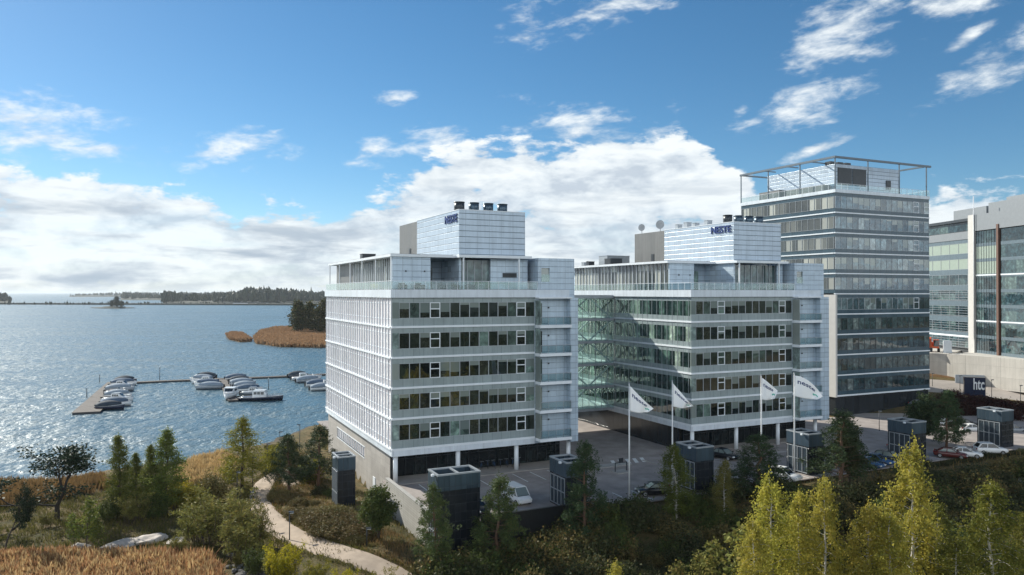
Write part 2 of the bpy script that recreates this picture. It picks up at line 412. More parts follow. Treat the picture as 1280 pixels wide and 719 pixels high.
M['tower_curtain'] = glass('tower_curtain', [(0, (.05,.06,.06)), (.35, (.12,.13,.12)), (.6, (.30,.31,.28)), (.85, (.42,.43,.38))], ior=1.9, per_x=(1.6, 3.9), inside=False)
M['pale_glass'] = glass('pale_glass', [(0, (.20,.26,.25))], ior=1.6, rough=.08)
M['lobby_glass'] = glass('lobby_glass', [(0, (.006,.01,.013)), (.5, (.012,.018,.02)), (.8, (.03,.045,.045))], ior=1.5, per_x=(1.5, 20))
M['penthouse_glass'] = glass('penthouse_glass', [(0, (.06,.10,.105)), (.5, (.10,.15,.155)), (.8, (.17,.22,.22))], ior=1.6, per_x=(1.1, 20))
M['rail_glass'] = thin_glass('rail_glass', (.86,.92,.92))
M['bridge_glass'] = thin_glass('bridge_glass', (.86,.93,.91), 1.6, .2)
M['far_glass'] = glass('far_glass', [(0, (.02,.04,.05)), (.3, (.03,.06,.075)), (.6, (.05,.09,.10)), (.85, (.09,.14,.14))], ior=1.8, per_x=(3.6, 3.9))
M['far_spandrel'] = mat('far_spandrel', (.12,.16,.19), .15)
M['cream_blind'] = mat('cream_blind', (.30,.36,.31), .3, var=.05)
M['concrete'] = panel('concrete', (.60,.57,.52), 3.0, 2.4, .012, rough=.85, var=.06)
M['concrete_wall'] = panel('concrete_wall', (.36,.345,.31), 30, .28, .014, (.24,.23,.21), rough=.85, var=.06)
M['office_grey'] = mat('office_grey', (.20,.22,.24), .5, var=.06)
M['pier'] = mat('pier', (.52,.51,.49), .6, var=.05)
M['rust'] = mat('rust', (.11,.055,.038), .6)
M['asphalt'] = mat('asphalt', (.30,.265,.245), .85, var=.25, scale=.4, bump=.3, bscale=12, dirt=.25)
M['road'] = mat('road', (.36,.32,.285), .85, var=.12, scale=.5, bump=.2)
M['pavement'] = mat('pavement', (.30,.28,.26), .85, var=.12, scale=.8)
M['path'] = mat('path', (.37,.295,.225), .9, var=.16, scale=.7, bump=.4, bscale=8)
M['kerb'] = mat('kerb', (.34,.33,.31), .8)
M['paint'] = mat('paint', (.72,.72,.70), .6, var=.12, scale=3, dirt=.3)
M['sign_blue'] = mat('sign_blue', (.012,.035,.16), .35)
M['sign_side'] = mat('sign_side', (.35,.42,.55), .35)
M['flag'] = mat('flag', (.90,.90,.90), .8, var=.02)
M['flag_ink'] = mat('flag_ink', (.03,.05,.16), .8)
M['flag_green'] = mat('flag_green', (.12,.45,.35), .8)
M['pole'] = mat('pole', (.70,.71,.72), .35)
M['vent_mesh'] = panel('vent_mesh', (.075,.115,.155), .62, 3.0, .03, (.07,.09,.11), rough=.3, metal=.5)
M['vent_dark'] = panel('vent_dark', (.016,.02,.027), .62, .9, .03, (.03,.036,.045), rough=.25)
M['vent_glass'] = panel('vent_glass', (.04,.055,.07), .9, 1.2, .01, rough=.15)
M['bark'] = mat('bark', (.075,.055,.042), .9, var=.3, scale=6, bump=.5)
M['bark_dark'] = mat('bark_dark', (.03,.025,.022), .9, var=.3, scale=6)
M['bark_pine'] = mat('bark_pine', (.12,.07,.045), .9, var=.35, scale=5, bump=.5)
M['bark_birch'] = mat('bark_birch', (.50,.47,.42), .8, var=.35, scale=5)
M['leaf_birch'] = leaf('leaf_birch', [(.36,.33,.06), (.46,.41,.085), (.36,.36,.07), (.52,.42,.07)], .5)
M['leaf_birch_green'] = leaf('leaf_birch_green', [(.15,.165,.035), (.21,.21,.04), (.12,.145,.03), (.25,.22,.045)], .4)
M['leaf_aspen'] = leaf('leaf_aspen', [(.09,.125,.034), (.135,.165,.04), (.185,.195,.04), (.10,.13,.034)], .45)
M['leaf_gold'] = leaf('leaf_gold', [(.17,.18,.025), (.22,.21,.03), (.27,.235,.03), (.15,.17,.028)], .4)
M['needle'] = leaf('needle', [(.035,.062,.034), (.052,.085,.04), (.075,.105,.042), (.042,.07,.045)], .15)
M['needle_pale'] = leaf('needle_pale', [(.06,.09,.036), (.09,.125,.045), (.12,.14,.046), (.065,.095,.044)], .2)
M['needle_dark'] = leaf('needle_dark', [(.02,.034,.024), (.03,.048,.03), (.042,.062,.033)], .12)
M['leaf_willow'] = leaf('leaf_willow', [(.13,.145,.045), (.19,.19,.055), (.25,.225,.06), (.15,.16,.05), (.29,.22,.065)], .35)
M['leaf_green'] = leaf('leaf_green', [(.06,.085,.03), (.085,.11,.034), (.115,.125,.036)], .3)
M['leaf_dark'] = leaf('leaf_dark', [(.04,.052,.026), (.06,.072,.032), (.08,.082,.036), (.07,.06,.034)], .25)
M['leaf_heath'] = leaf('leaf_heath', [(.13,.105,.045), (.17,.125,.05), (.12,.125,.048), (.20,.135,.055)], .2)
M['leaf_red'] = leaf('leaf_red', [(.035,.012,.012), (.055,.018,.016), (.03,.014,.012)], .2)
M['leaf_yellow'] = leaf('leaf_yellow', [(.34,.30,.02), (.40,.34,.025), (.28,.28,.03)], .45)
M['reed'] = leaf('reed', [(.38,.215,.10), (.49,.30,.15), (.29,.16,.075), (.56,.38,.21)], .35)
M['reed_pale'] = leaf('reed_pale', [(.42,.29,.14), (.52,.37,.20), (.34,.22,.10)], .35)
M['reed_brown'] = leaf('reed_brown', [(.22,.14,.065), (.28,.18,.085), (.19,.12,.05)], .25)
M['grass'] = leaf('grass', [(.08,.085,.022), (.13,.12,.035), (.17,.14,.05), (.07,.08,.02)], .3)
M['woods'] = leaf('woods', [(.018,.026,.02), (.028,.036,.022), (.036,.042,.022), (.024,.032,.024)], .1)
M['woods_near'] = leaf('woods_near', [(.03,.045,.016), (.05,.065,.02), (.09,.08,.025), (.04,.05,.02), (.13,.09,.025)], .2)
M['rock'] = mat('rock', (.46,.41,.36), .9, var=.3, scale=1.2, bump=.8, bscale=3)
M['rubble'] = mat('rubble', (.15,.14,.13), .9, var=.4, scale=1.5, bump=.8, bscale=4)
M['timber_deck'] = panel('timber_deck', (.085,.068,.06), .14, 60, .012, rough=.8)
M['hull_white'] = mat('hull_white', (.74,.75,.76), .25, var=.04)
M['hull_navy'] = mat('hull_navy', (.015,.022,.05), .2)
M['hull_grey'] = mat('hull_grey', (.30,.33,.37), .3)
M['tarp_blue'] = mat('tarp_blue', (.07,.11,.17), .85, var=.2)
M['tarp_grey'] = mat('tarp_grey', (.22,.27,.33), .85, var=.15)
M['tarp_dark'] = mat('tarp_dark', (.03,.045,.065), .85, var=.2)
M['boat_glass'] = glass('boat_glass', [(0, (.02,.03,.04))], ior=1.6)
M['boat_wood'] = mat('boat_wood', (.24,.15,.08), .5)
M['car_white'] = mat('car_white', (.74,.74,.73), .2, var=.03)
M['car_black'] = mat('car_black', (.010,.011,.014), .18)
M['car_blue'] = mat('car_blue', (.04,.09,.19), .18)
M['car_grey'] = mat('car_grey', (.22,.24,.26), .22)
M['car_red'] = mat('car_red', (.10,.02,.018), .2)
M['car_glass'] = glass('car_glass', [(0, (.012,.015,.018))], ior=1.6)
M['tyre'] = mat('tyre', (.018,.018,.018), .85)
M['rim'] = mat('rim', (.45,.46,.47), .3, .6)
M['lamp_lens'] = mat('lamp_lens', (.7,.72,.72), .12)
M['tail'] = mat('tail', (.28,.02,.015), .25)
M['orange'] = mat('orange', (.55,.10,.025), .45)
M['dish'] = mat('dish', (.42,.43,.44), .5)

def ground_material():
    m_, t, bs = new_mat('ground_cover')
    P = world_pos(t)
    a = t.noise(P, .16, 6, .62, .3); b = t.noise(P, 1.3, 6, .65); f = t.noise(P, 7, 4, .6)
    c = t.ramp(a, [(.30, (.055,.052,.022)), (.45, (.105,.085,.036)), (.56, (.16,.115,.055)), (.70, (.085,.072,.030))])
    c = t.mix(t.sstep(b, .45, .68), c, (.05,.055,.02))
    c = t.mix(t.m('MULTIPLY', t.sstep(f, .52, .7), .6), c, (.20,.155,.075))
    sp_ = t.new('ShaderNodeSeparateXYZ'); t.put(sp_.inputs[0], P)
    c = t.mix(t.sstep(sp_.outputs[1], 46, 34), c, (.032,.045,.02))          # woodland floor out of view, darkened green for the window reflections
    wet = t.sstep(sp_.outputs[2], -4.7, -5.1)
    c = t.mix(wet, c, (.10,.085,.07))
    t.put(bs.inputs['Base Color'], c); bs.inputs['Roughness'].default_value = .95; bs.inputs['Specular IOR Level'].default_value = .15
    bp = t.new('ShaderNodeBump'); bp.inputs['Strength'].default_value = .8; bp.inputs['Distance'].default_value = .25
    t.put(bp.inputs['Height'], t.m('ADD', b, t.m('MULTIPLY', f, .5))); t.put(bs.inputs['Normal'], bp.outputs[0])
    return m_
M['ground'] = ground_material()
M['far_land'] = mat('far_land', (.022,.028,.02), .95, var=.3, scale=.02)
def water_material():
    m_, t, bs = new_mat('sea_water')
    P = world_pos(t)
    mp = t.new('ShaderNodeMapping'); t.put(mp.inputs[0], P); mp.inputs['Rotation'].default_value = (0,0,R(25)); mp.inputs['Scale'].default_value = (1.0, .55, 1)
    a = t.noise(mp.outputs[0], .03, 3, .5, .4); b = t.noise(mp.outputs[0], .30, 3, .55, .3); c = t.noise(mp.outputs[0], 1.25, 4, .6); g = t.noise(mp.outputs[0], .55, 3, .6)
    calm = t.sstep(a, .36, .64)
    ml = t.new('ShaderNodeMapping'); t.put(ml.inputs[0], P); ml.inputs['Rotation'].default_value = (0,0,R(-28)); ml.inputs['Scale'].default_value = (.18, 1, 1)
    lane = t.sstep(t.noise(ml.outputs[0], .045, 4, .55, .5), .38, .62)      # wind lanes and slicks
    h = t.m('ADD', t.m('MULTIPLY', b, 1.0), t.m('MULTIPLY', c, .42))
    bp = t.new('ShaderNodeBump'); t.put(bp.inputs['Strength'], t.m('ADD', .48, t.m('ADD', t.m('MULTIPLY', calm, .15), t.m('MULTIPLY', lane, .40)))); bp.inputs['Distance'].default_value = 1.0
    t.put(bp.inputs['Height'], h); t.put(bs.inputs['Normal'], bp.outputs[0])
    bs.inputs['Base Color'].default_value = (.062,.122,.160, 1)
    t.put(bs.inputs['Roughness'], t.m('ADD', t.m('MULTIPLY', lane, .08), t.m('ADD', .20, t.m('MULTIPLY', t.sstep(g, .38, .68), .28)))); bs.inputs['IOR'].default_value = 1.33
    return m_
M['water'] = water_material()
M['reed_spit'] = leaf('reed_spit', [(.34,.22,.115), (.43,.29,.16), (.28,.18,.09)], .25)
M['frame_grey'] = mat('frame_grey', (.11,.14,.17), .4, .3)
# ------------------------------------------------------------------ ground, water, deck, roads
def axis(lo, hi, step, far_lo, far_hi, grow=1.22):
    a = list(np.arange(lo, hi+.01, step)); s_ = step
    while a[-1] < far_hi: s_ *= grow; a.append(min(far_hi, a[-1]+s_))
    s_ = step
    while a[0] > far_lo: s_ *= grow; a.insert(0, max(far_lo, a[0]-s_))
    return np.array(a)
def ground_sheet():
    xs = axis(-130, 190, 1.25, -3500, 4500); ys = axis(40, 215, 1.25, -4500, 2600)
    X, Y = np.meshgrid(xs, ys); Z = gz(X, Y)
    r = np.random.RandomState(3)
    Z = Z+r.normal(0, .05, Z.shape)*(Z < -1.2)
    nx, ny = len(xs), len(ys)
    co = np.stack([X, Y, Z], -1).reshape(-1, 3)
    i = np.arange((ny-1)*(nx-1)); q = i//(nx-1)*nx+i % (nx-1)
    f = np.stack([q, q+1, q+nx+1, q+nx], -1)
    me = bpy.data.meshes.new('ground'); me.from_pydata(co.tolist(), [], f.tolist()); me.materials.append(M['ground'])
    me.polygons.foreach_set('use_smooth', [True]*len(f)); me.update()
    return struct(link('ground', me))
ground_sheet()
def disc(name, m_, z, r, n=96):
    mb = MB(); c = [(math.cos(2*math.pi*k/n)*r, math.sin(2*math.pi*k/n)*r, z) for k in range(n)]
    mb.v = c; mb.face(tuple(range(n)))
    return struct(mb.build(name, m_))
disc('sea_water', M['water'], WATER, 40000)

def lpoly(mb, pts, z0, z1):
    mb.prism([L(*p) for p in pts], z0, z1)
# the raised parking deck with its asphalt, and its boarded concrete walls
mb = MB(); lpoly(mb, [(-.6,-20),(150,-20),(150,-6),(110,6),(85,17),(60,17),(60,52),(.7,52),(.7,2.5),(-.6,2.5)], DECK-.12, DECK)
struct(mb.build('parking_deck', M['asphalt']))
mb = MB()
lpoly(mb, [(-.95,-16.65),(-.62,-16.65),(-.62,-.3),(-.95,-.3)], -6.2, .55)
wl = thing('retaining_wall', 'board-marked concrete retaining wall along the left end of the car park', 'wall', L(-.8,-20.3,0))
wl.location = (0,0,0)
mb.build('wall', M['concrete_wall'], wl)
mb = MB(); lpoly(mb, [(-1.03,-16.66),(-.55,-16.66),(-.55,-.3),(-1.03,-.3)], .552, .66); mb.build('coping', M['kerb'], wl)
mb = MB(); lpoly(mb, [(3.5,-20.35),(15.6,-20.35),(15.6,-20.02),(3.5,-20.02)], -6.2, .58)
tag(mb.build('parapet_wall', M['black']), 'low black parapet wall in front of the white van', 'wall')
# pavement strip in front of the buildings, kerb island and white lines
def sheet(name, pts, z, m_):
    mb = MB(); p = [L(*q) for q in pts]; mb.v = [(x,y,z) for x,y in p]; mb.face(tuple(range(len(p))))
    o = mb.build(name, m_); return struct(o)
mb = MB(); lpoly(mb, [(.75,-.6),(26.4,-.6),(26.4,3.4),(.75,3.4)], DECK, DECK+.12); struct(mb.build('pavement', M['pavement']))
mb = MB(); lpoly(mb, [(45.6,-1.0),(72,-1.0),(72,3.0),(45.6,3.0)], DECK, DECK+.12); struct(mb.build('pavement', M['pavement']))
mb = MB(); lpoly(mb, [(27,-3.6),(33.5,-3.6),(33.5,-2.0),(27,-2.0)], DECK, DECK+.14); struct(mb.build('kerb_island', M['kerb']))
zp = DECK+.004
for u in (3, 5.6, 8.2, 10.8, 13.4, 16, 18.6, 21.2):
    sheet('parking_line', [(u,-5.9),(u+.14,-5.9),(u+.14,-1.2),(u,-1.2)], zp, M['paint'])
for u in (17.6, 20.2, 22.8, 25.4, 28, 30.6, 33.4, 36.2, 39, 41.8, 50, 52.6, 55.2, 60, 63, 66, 70, 73, 76):
    sheet('parking_line', [(u,-19.6),(u+.14,-19.6),(u+.14,-15.0),(u,-15.0)], zp, M['paint'])
for k in range(5):
    x, y, z = on_plane(768+k*9.2, 578.5-k*.9, zp)
    u, v = uv_of(x, y)
    sheet('crossing_stripe', [(u-.9,v-1.0),(u-.3,v-1.0),(u+.9,v+1.6),(u+.3,v+1.6)], zp, M['paint'])
for a, b in (((46,-6.0),(71,-6.0)),):
    sheet('parking_line', [a, b, (b[0],b[1]+.14), (a[0],a[1]+.14)], zp, M['paint'])

def drape(name, pts, width, m_, lift=.05, n=120, z=None):
    """a strip that follows the ground along a curve of points"""
    P = np.array(pts, float); seg = np.r_[0, np.cumsum(np.hypot(*(P[1:]-P[:-1]).T))]
    wd = np.interp(np.linspace(0, seg[-1], n), seg, [width]*len(P) if not hasattr(width,'__len__') else width)
    t = np.linspace(0, seg[-1], n); x = np.interp(t, seg, P[:,0]); y = np.interp(t, seg, P[:,1])
    k = np.ones(9)/9
    xs = np.convolve(np.pad(x, 4, 'edge'), k, 'valid'); ys = np.convolve(np.pad(y, 4, 'edge'), k, 'valid')
    tx, ty = np.gradient(xs), np.gradient(ys); l = np.hypot(tx, ty); nx, ny = -ty/l, tx/l
    mb = MB(); m = 7
    rs = np.random.RandomState(5); jit = np.convolve(rs.normal(0, .35, n+8), k, 'valid')
    for i in range(n):
        for j in range(m):
            o = (j/(m-1)-.5)*(wd[i]+jit[i])
            xx, yy = xs[i]+nx[i]*o, ys[i]+ny[i]*o
            mb.v.append((xx, yy, (gz1(xx, yy) if z is None else z)+lift+(.04 if 0 < j < m-1 else -.22)))
    for i in range(n-1):
        for j in range(m-1): mb.face((i*m+j, (i+1)*m+j, (i+1)*m+j+1, i*m+j+1), True)
    o = mb.build(name, m_); return struct(o)
pp = [on_plane(px, py, -3.9)[:2] for px, py in ((362,583),(345,592),(330,604),(323,620),(330,642),(350,664),(385,686),(430,704),(480,717),(540,735),(640,760))]
pp = [L(-7,46), L(-8,30), L(-9.5,18)]+pp
drape('footpath', pp, [3.0]*3+[3.2]*11, M['path'], .10)
kb = [on_plane(px, py, DECK)[:2] for px, py in ((803,575.5),(815,578.5),(826,582),(834,586),(842,592))]
for p_, q_ in zip(kb[:-1], kb[1:]):
    mb = MB(); mb.bar((*p_, DECK+.06), (*q_, DECK+.06), .2, .14); struct(mb.build('kerb', M['kerb']))
for px, py in ((700,612),(742,607),(812,602),(880,590)):
    x, y, z = on_plane(px, py, DECK); mb = MB(); mb.tube([(x,y,DECK-.05),(x,y,DECK+.006)], .33, 20); struct(mb.build('manhole_cover', M['dark_metal']))
pr = [on_plane(px, py, -4)[:2] for px, py in ((1300,610),(1270,640),(1245,668),(1215,700),(1160,735))]
drape('footpath', pr, 4.0, M['pavement'], .12)

# the road and its kerb behind the tower
rd = [(62,176),(84,176.5),(104,170.5),(126,160),(150,148),(190,126)]
drape('road', rd, [13]*6, M['road'], .08)
rd2 = [(66,150),(86,148),(108,139),(130,127),(160,112)]
drape('road', rd2, [12]*5, M['road'], .02)
drape('verge', [(x+.5, y+10.5) for x, y in rd], [5]*6, M['reed_brown'], .13)

# ------------------------------------------------------------------ office buildings on stilts
Z0, FH = 3.95, 3.85
ZK = [Z0+FH*k for k in range(6)]
def window_meshes(w_, h_, name):
    f = MB(); t = .05
    f.box(0,0,0, t,.12,h_); f.box(w_-t,0,0, w_,.12,h_); f.box(t,0,0, w_-t,.12,t); f.box(t,0,h_-t, w_-t,.12,h_)
    p = MB(); p.box(t,.05,t, w_-t,.08,h_-t)
    g = MB(); s_ = .09
    g.box(0,-.03,0, s_,.12,h_); g.box(w_-s_,-.03,0, w_,.12,h_); g.box(s_,-.03,0, w_-s_,.12,s_); g.box(s_,-.03,h_-s_, w_-s_,.12,h_); g.box(s_,-.03,h_*.56, w_-s_,.12,h_*.56+.12)
    q = MB(); q.box(s_,.05,s_, w_-s_,.08,h_*.56); q.box(s_,.05,h_*.56+.12, w_-s_,.08,h_-s_)
    return [f.mesh('window', M['grey_metal']), p.mesh('pane', M[name]), g.mesh('window', M['white_metal']), q.mesh('pane', M[name])]
def add_window(meshes, x, z, parent, opening=False, y=.0):
    f = link('window', meshes[2 if opening else 0], parent, (x, y, z))
    link('pane', meshes[3 if opening else 1], f)
    return f
def rail(mb_post, mb_glass, pts, z, h=1.05, step=1.6):
    for (x0,y0), (x1,y1) in zip(pts[:-1], pts[1:]):
        n = max(1, round(math.hypot(x1-x0, y1-y0)/step))
        for k in range(n+1):
            x, y = x0+(x1-x0)*k/n, y0+(y1-y0)*k/n
            mb_post.box(x-.025, y-.025, z, x+.025, y+.025, z+h)
        mb_post.bar((x0,y0,z+h), (x1,y1,z+h), .05)
        mb_glass.bar((x0,y0,z+h*.5), (x1,y1,z+h*.5), .02, h*.86)

OW = window_meshes(1.368, 2.0, 'window_glass')
def office(label, origin, second=False):
    t = thing('office_building', label, 'building', (origin.x, origin.y, 0), PHI)
    W_, DP, XB = 20.0, 40.0, (26.9 if second else 26.2)
    ly = .8 if second else 1.5
    # body behind the facades
    mb = MB(); mb.box(.3,.35,ZK[0], XB-.05,DP-.1,ZK[5]+.2); mb.build('core', M['core'], t)
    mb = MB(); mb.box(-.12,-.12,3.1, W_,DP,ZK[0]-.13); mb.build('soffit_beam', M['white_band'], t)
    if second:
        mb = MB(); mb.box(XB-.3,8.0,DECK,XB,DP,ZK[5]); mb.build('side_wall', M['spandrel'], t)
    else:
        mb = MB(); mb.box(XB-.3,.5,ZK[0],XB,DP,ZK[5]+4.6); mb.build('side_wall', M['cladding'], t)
    # front: floor bands, spandrels, corner glass, windows
    for k in range(6):
        if k < 5:
            mb = MB(); mb.box(-.14,-.14,ZK[k]-.13, W_,.35,ZK[k]+.13); mb.build('floor_band', M['white_metal'], t)
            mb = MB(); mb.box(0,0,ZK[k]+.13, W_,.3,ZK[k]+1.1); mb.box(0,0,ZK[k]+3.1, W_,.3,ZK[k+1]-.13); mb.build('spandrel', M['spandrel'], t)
            mb = MB(); mb.box(0,.04,ZK[k]+1.1,.85,.3,ZK[k]+3.1); mb.build('corner_glass', M['pale_glass'], t)
            for i in range(14): add_window(OW, .85+i*1.368, ZK[k]+1.1, t, i in (3, 12))
    # left: storey-high curtain wall with white fins
    for k in range(5):
        z0, z1 = ZK[k]-.13, ZK[k+1]-.13
        if second:
            g = MB(); g.box(0,.36,z0+1.0,.26,DP,z1-.62); g.build('ribbon_window', M['teal_glass'], t)
            g = MB(); g.box(-.02,.36,z0+.26,.28,DP,z0+1.0); g.box(-.02,.36,z1-.62,.28,DP,z1); g.build('side_spandrel', M['spandrel'], t)
            f = MB(); f.box(-.14,.36,z0,.2,DP,z0+.26); f.build('side_floor_band', M['white_metal'], t)
            f = MB(); 
            for i in range(30): f.box(-.05,.6+i*1.32,z0+.26,.0,.66+i*1.32,z1)
            f.build('mullion_grid', M['grey_metal'], t)
        else:
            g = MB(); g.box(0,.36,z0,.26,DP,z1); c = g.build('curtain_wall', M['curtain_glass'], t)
            f = MB()
            for i in range(30): f.box(-.13,.36+i*1.36,z0,-.0,.42+i*1.36,z1)
            f.box(-.24,.36,z0,-.002,DP,z0+.2)
            f.box(-.05,.36,z0+1.1,-.001,DP,z0+1.16); f.box(-.05,.36,z0+3.1,-.001,DP,z0+3.16)
            f.build('mullion_grid', M['white_metal'], c)
    # terrace slab
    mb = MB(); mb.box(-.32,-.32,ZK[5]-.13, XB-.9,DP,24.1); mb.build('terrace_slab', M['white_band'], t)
    mb = MB(); mb.box(.1,.1,24.1, W_,DP-.3,24.14); mb.build('terrace_floor', M['terrace'], t)
    # base and columns
    for x in (.55, 9.0, 17.5, 25.6):
        mb = MB(); mb.tube([(x,.55,DECK),(x,.55,3.1)], .3, 16); mb.build('column', M['white_metal'], t)
    mb = MB(); mb.box(1.2,3.6,DECK+.12, XB-.3,3.9,3.1); mb.build('lobby_wall', M['lobby_glass'], t)
    mb = MB()
    for i in range(17): mb.box(1.2+i*1.5,3.5,DECK+.12,1.26+i*1.5,3.6,3.1)
    mb.box(1.2,3.5,1.9,XB-.3,3.58,1.98); mb.build('lobby_frame', M['dark_metal'], t)
    if not second:
        b = MB(); b.box(.34,ly,-6.2,.8,15.2,3.1); b.box(.34,33,-6.2,.8,DP,3.1); b.box(.34,15.2,-6.2,.8,33,.0); b.box(.34,15.2,1.5,.8,33,3.1)
        base = b.build('base_wall', M['stone'], t)
        g = MB(); g.box(.5,15.2,0,.6,33,1.5); g.build('strip_window', M['curtain_glass'], base)
        g = MB(); g.box(.28,15.0,-.12,.5,33.2,0); g.box(.28,15.0,1.5,.5,33.2,1.62)
        for i in range(15): g.box(.38,15.2+i*1.27,0,.5,15.28+i*1.27,1.5)
        g.build('window_frame', M['white_metal'], base)
        d = MB(); d.box(.26,2.6,-3.6,.34,3.5,-1.0); d.build('door', M['white_metal'], base)
        d = MB(); d.box(.26,9.2,-4.0,.34,10.4,-1.6); d.build('door', M['white_metal'], base)
        d = MB(); d.box(.12,1.1,-6,.8,1.5,3.1); d.build('corner_pier', M['black'], t)
    else:
        b = MB(); b.box(.5,3.9,DECK,.8,DP,3.1); b.build('base_wall', M['slate'], t)
    # stair bay at the right end with a stack of balconies
    b = MB()
    b.box(W_,.02,3.1,XB,.35,ZK[5]-.2); b.box(W_+.5,-.1,ZK[5]-.2,XB,.35,25.2); b.box(W_+.5,-.1,25.2,W_+1.0,.35,27.1); b.box(W_+2.3,-.1,25.2,XB,.35,27.1); b.box(W_+.5,-.1,27.1,XB,.35,28.45)
    b.box(W_+.5,.35,24.1,W_+.8,6,28.45); b.box(XB-.3,.35,24.1,XB,6,28.45); b.box(W_+.8,5.7,24.1,XB-.3,6,28.45); b.box(W_+.8,.35,28.2,XB-.3,5.7,28.4)
    b.box(25.0,-1.15,3.1,XB,.02,ZK[5]-.2)
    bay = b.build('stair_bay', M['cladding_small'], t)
    g = MB(); g.box(W_+1.0,.1,25.2,W_+2.3,.16,27.1); g.build('top_window', M['window_glass'], bay)
    g = MB(); g.box(W_+1.0,-.16,25.2,W_+2.3,-.11,26.2); g.build('window_rail', M['rail_glass'], bay)
    g = MB(); g.box(W_+.05,-1.3,ZK[5]-.3,W_+5.2,.02,ZK[5]-.12); g.build('canopy', M['white_metal'], bay)
    for k in range(5):
        z = ZK[k]
        s_ = MB(); s_.box(W_+.1,-1.55,z-.45,25.0,.02,z-.05); bal = s_.build('balcony', M['white_metal'], t)
        po, gl = MB(), MB(); rail(po, gl, [(W_+.25,-1.45),(24.9,-1.45)], z-.05, 1.1, 1.2); rail(po, gl, [(24.9,-1.45),(24.9,-1.2)], z-.05, 1.1)
        po.build('railing', M['grey_metal'], bal); gl.build('railing_glass', M['rail_glass'], bal)
        g = MB(); g.box(W_+.12,-1.5,z-.05,W_+.18,0,z+3.3); g.build('side_screen', M['pale_glass'], bal)
        d = MB(); d.box(W_+.45,-.03,z,W_+1.15,.02,z+2.9); d.build('balcony_door', M['window_glass'], bal)
        d = MB(); d.box(W_+2.05,-.12,z+2.2,W_+2.25,.02,z+2.4); d.build('wall_lamp', M['dark_metal'], bal)
    # penthouse
    py = 6.0 if second else 2.0
    px0, px1 = (.55, 5.0) if second else (.55, 5.4)
    zt = 28.7
    b = MB(); b.box(px0,py,24.14,px1,py+.3,zt-.35); b.box(px1,py,24.14,px1+.3,py+6,zt-.35); pf = b.build('penthouse_wall', M['cladding_small'], t)
    for x in (px0+1.7, px1-.6):
        d = MB(); d.box(x,py-.12,26.4,x+.16,py,26.6); d.build('wall_lamp', M['dark_metal'], pf)
    b = MB(); b.box(9.6,1.72,24.14,9.9,8.6,zt-.35); b.box(9.9,8.3,24.14,19.9,8.6,zt-.35); b.box(px1+.3,8.6,24.14,9.6,8.9,zt-.35); b.box(14.2 if not second else 18.6,1.75,24.14,W_-.2,2.05,zt-.45); b.build('penthouse_rear_wall', M['cladding_small'], t)
    g = MB(); g.box(px1+.6,8.5,24.14,8.2,8.58,27.2); g.build('terrace_door', M['window_glass'], t)
    xe = 14.2 if not second else 18.6
    g = MB(); g.box(9.9,2.3,24.14,xe,2.4,zt-.6); g.build('penthouse_window', M['penthouse_glass'], t)
    g = MB(); n = 4 if not second else 7
    for i in range(n+1): x = 9.9+(xe-9.9)*i/n; g.box(x-.04,2.2,24.14,x+.04,2.3,zt-.6)
    g.build('window_frame', M['grey_metal'], t)
    if not second:
        g = MB(); g.box(16,1.69,25.8,18.1,1.75,26.4)
        for i in range(5): g.box(16,1.64,25.85+i*.11,18.1,1.69,25.89+i*.11)
        g.build('air_grille', M['dark_metal'], t)
    b = MB(); b.box(9.2,.55,zt-.35,W_-.1,9,zt); b.box(.2 if not second else -.1,py-.3,zt-.35,9.2,DP-.3,zt-.02); b.box(9.2,9,zt-.35,W_,DP-.3,zt-.03)
    rf = b.build('penthouse_roof', M['white_metal'], t)
    b = MB(); b.box(.5,py+.5,zt-.02,9.0,DP-.6,zt+.06); b.build('roof_felt', M['roofing'], rf)
    c = MB(); c.box(9.75,.62,24.14,9.93,.8,zt-.35); c.build('canopy_post', M['white_metal'], t)
    c = MB(); c.box(17.9,.62,24.14,18.08,.8,zt-.35); c.build('canopy_post', M['white_metal'], t)
    xg = 1.6 if not second else .9
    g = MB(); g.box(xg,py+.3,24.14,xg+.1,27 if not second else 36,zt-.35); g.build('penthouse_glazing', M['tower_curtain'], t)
    b = MB(); b.box(xg,27 if not second else 36,24.14,xg+.3,DP-.6,zt-.35); b.build('penthouse_side_wall', M['plant_grey'] if not second else M['cladding'], t)
    g = MB()
    for i in range(23 if not second else 27):
        y = py+.5+i*1.1; g.box(xg-.14,y,24.14,xg,y+.08,zt-.35)
    g.build('fin_screen', M['white_metal'], t)['label'] = 'white upright fins in front of the top floor glazing'
    if not second:
        for i in range(6):
            y = 1.9+i*7.4
            c = MB(); c.box(.28,y,24.14,.42,y+.14,zt-.35); c.build('roof_post', M['white_metal'], t)
    po, gl = MB(), MB(); rail(po, gl, [(-.15,DP-.4),(-.15,-.15),(W_+.4,-.15)], 24.1, 1.1, 1.5)
    po.build('terrace_railing', M['white_metal'], t); gl.build('railing_glass', M['rail_glass'], t)
    # plant room on the roof
    ztop = 34.75
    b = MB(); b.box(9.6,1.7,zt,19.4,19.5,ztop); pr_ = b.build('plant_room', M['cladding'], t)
    b = MB(); b.box(9.62,19.5,zt,19.3,28.7,ztop-.05); b.build('plant_room_annex', M['plant_grey'], t)
    b = MB(); b.box(9.55,1.66,ztop,19.44,19.5,ztop+.1); b.build('roof_edge', M['white_metal'], pr_)
    for i in range(4):
        c = MB(); x = 10.6+i*2.15; y = 4.2
        c.tube([(x,y,ztop+.1),(x,y,ztop+1.25)], .72, 18); c.tube([(x,y,ztop+1.25),(x,y,ztop+1.36)], .76, 18)
        c.build('ventilator', M['dark_metal'] if i == 0 else M['vent_mesh'], t)
